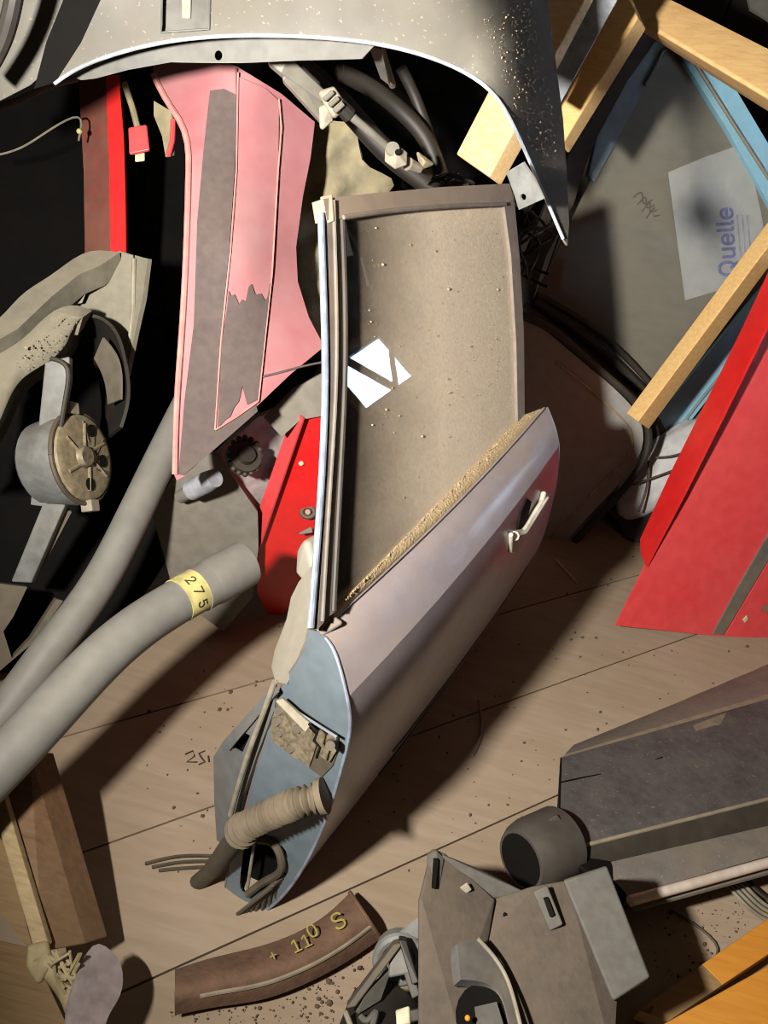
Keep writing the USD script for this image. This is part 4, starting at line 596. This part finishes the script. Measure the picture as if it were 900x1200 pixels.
cbls = [tube(spl([Fz(170 + 8 * k, 1012 + 4 * k, .006), Fz(205, 1004 + 7 * k, .006), Fz(250 + 3 * k, 1003 + 6 * k, .012)], 6), .0032, 6) for k in range(3)]
single('floor_cable', cat(*cbls), 'wire_dark', 'thin dark cables curling on the floor left of the door foot', 'cable')

# ------------------------------------------------------------------ orange boards at lower right
ob = thing('orange_plank', 'half-painted orange plank in the lower right corner', 'plank', Fz(840, 1150))
z_ = .05
part(ob, 'painted_end', prism([Fz(824, 1131, z_), Fz(1080, 954, z_), Fz(1080, 998, z_), Fz(846, 1153, z_)], [0, 0, -.03], .002), 'orange_board'); part(ob, 'bare_end', prism([Fz(750, 1184, z_), Fz(823, 1132, z_), Fz(845, 1154, z_), Fz(782, 1196, z_)], [0, 0, -.03], .002), 'raw_board', 'unpainted dusty end')
single('orange_plank', prism([Fz(776, 1204, .09), Fz(1080, 1034, .09), Fz(1080, 1180, .09), Fz(930, 1240, .09), Fz(760, 1240, .09)], [0, 0, -.04], .003), 'orange_board', 'fully orange plank nearest the bottom right corner', 'plank')
gw = thing('grey_cable', 'loop of pale grey cable under the bright strip at right', 'cable', Fz(870, 1050))
for k in range(4): part(gw, 'strand', tube(spl([Fz(845 + 4 * k, 1030 - 2 * k, .02), Fz(862 + 4 * k, 1048 - 3 * k, .03), Fz(885 + 3 * k, 1070 - 4 * k, .02), Fz(925, 1088 - 5 * k, .012)], 6), .0038, 8), 'wire_pale')
single('dark_strap', tube(spl([Fz(870, 1022, .02), Fz(884, 1040, .02), Fz(915, 1062, .02)], 6), .009, 8, flat=.4), 'rubber', 'short dark strap beside the pale grey cable', 'strap')
single('floor_wire', tube(spl([Fz(785, 1066, .006), Fz(812, 1082, .006), Fz(840, 1108, .006), Fz(815, 1140, .006), Fz(760, 1186, .06)], 6), .0022, 6), 'wire_dark', 'thin dark wire on the floor below the bright strip', 'wire')

# ------------------------------------------------------------------ floor litter and dust crumbs
single('bent_nail', tube(spl([Fz(561, 821, .014), Fz(564, 842, .008), Fz(562, 866, .005), Fz(553, 886, .004)], 6), .0035, 8), 'trim_edge', 'thin bent rod lying alone on the floorboards', 'rod')
single('wood_sliver', tube([Fz(652, 656, .004), Fz(676, 683, .004)], .003, 6), 'pine', 'thin wood sliver on the floor right of the door handle', 'wood sliver')
def crumbs(n, poly, dfn, size, off, seed):
    r = np.random.default_rng(seed); pg = Polygon(poly); x0, y0, x1, y1 = pg.bounds; ms = []
    while len(ms) < n:
        u, v = r.uniform(x0, x1), r.uniform(y0, y1)
        if not pg.contains(Point(u, v)): continue
        s = size * r.lognormal(0, .5); m = trimesh.creation.icosphere(0, 1.0); m.vertices = m.vertices * (s * r.uniform(.5, 1.3, 3)); d = float(np.ravel(dfn(np.array([u]), np.array([v])))[0]); m.apply_translation(P(u, v, d - off)); ms.append(m)
    return cat(*ms)
fz = lambda u, v: np.array([depth_z(a, b, .002) for a, b in zip(np.ravel(u), np.ravel(v))])
single('floor_litter', crumbs(260, [(150, 840), (420, 640), (640, 650), (720, 620), (900, 750), (900, 820), (660, 880), (650, 960), (420, 1050), (200, 1030)], fz, .0018, 0, 3), 'dark_crumb', 'small dark crumbs scattered over the floorboards', 'litter', kind='stuff', smooth=False)
_r = np.random.default_rng(4); _m = []
for _ in range(700):
    k, w_ = _r.uniform(0, 1), float(np.clip(_r.normal(.38, .16), .05, .85)); a_ = tl[0] + (tl[-1] - tl[0]) * k; b_ = bl[0] + (bl[-1] - bl[0]) * k; c_ = a_ * (1 - w_) + b_ * w_ - CF * .0062
    m = trimesh.creation.icosphere(0, 1.0); m.vertices = m.vertices * (.0011 * _r.lognormal(0, .4) * _r.uniform(.5, 1.3, 3)) + c_; _m.append(m)
single('belt_crumbs', cat(*_m), 'crumb', 'tan sawdust crumbs heaped along the window ledge', 'crumbs', kind='stuff', smooth=False)
single('glass_crumbs', crumbs(160, [(430, 260), (585, 250), (602, 480), (500, 590), (450, 620), (430, 480)], wd, .0009, .001, 5), 'crumb', 'fine tan crumbs stuck to the dusty window', 'crumbs', kind='stuff', smooth=False)
single('wing_crumbs', crumbs(420, [(560, 20), (625, 0), (650, 140), (655, 240), (630, 190), (590, 90)], wgd, .00055, .001, 6), 'crumb', 'tan crumbs clinging to the wing behind the arch', 'crumbs', kind='stuff', smooth=False)
single('shroud_crumbs', crumbs(120, [(10, 425), (70, 372), (95, 372), (70, 412), (25, 440)], lambda u, v: 1.385 + np.asarray(u) * .0008, .0009, .001, 8), 'crumb', 'sandy crumbs on the fan shroud ring', 'crumbs', kind='stuff', smooth=False)
single('floor_litter', crumbs(170, [(200, 1185), (400, 1135), (440, 1110), (400, 1200), (200, 1215)], fz, .0014, 0, 13), 'dark_crumb', 'dark debris on the floor in front of the rusty half pipe', 'litter', kind='stuff', smooth=False)
single('floor_litter', crumbs(120, [(760, 1080), (850, 1035), (900, 1060), (820, 1130), (770, 1160)], fz, .0012, 0, 14), 'dark_crumb', 'dark debris on the floor below the bright strip', 'litter', kind='stuff', smooth=False)
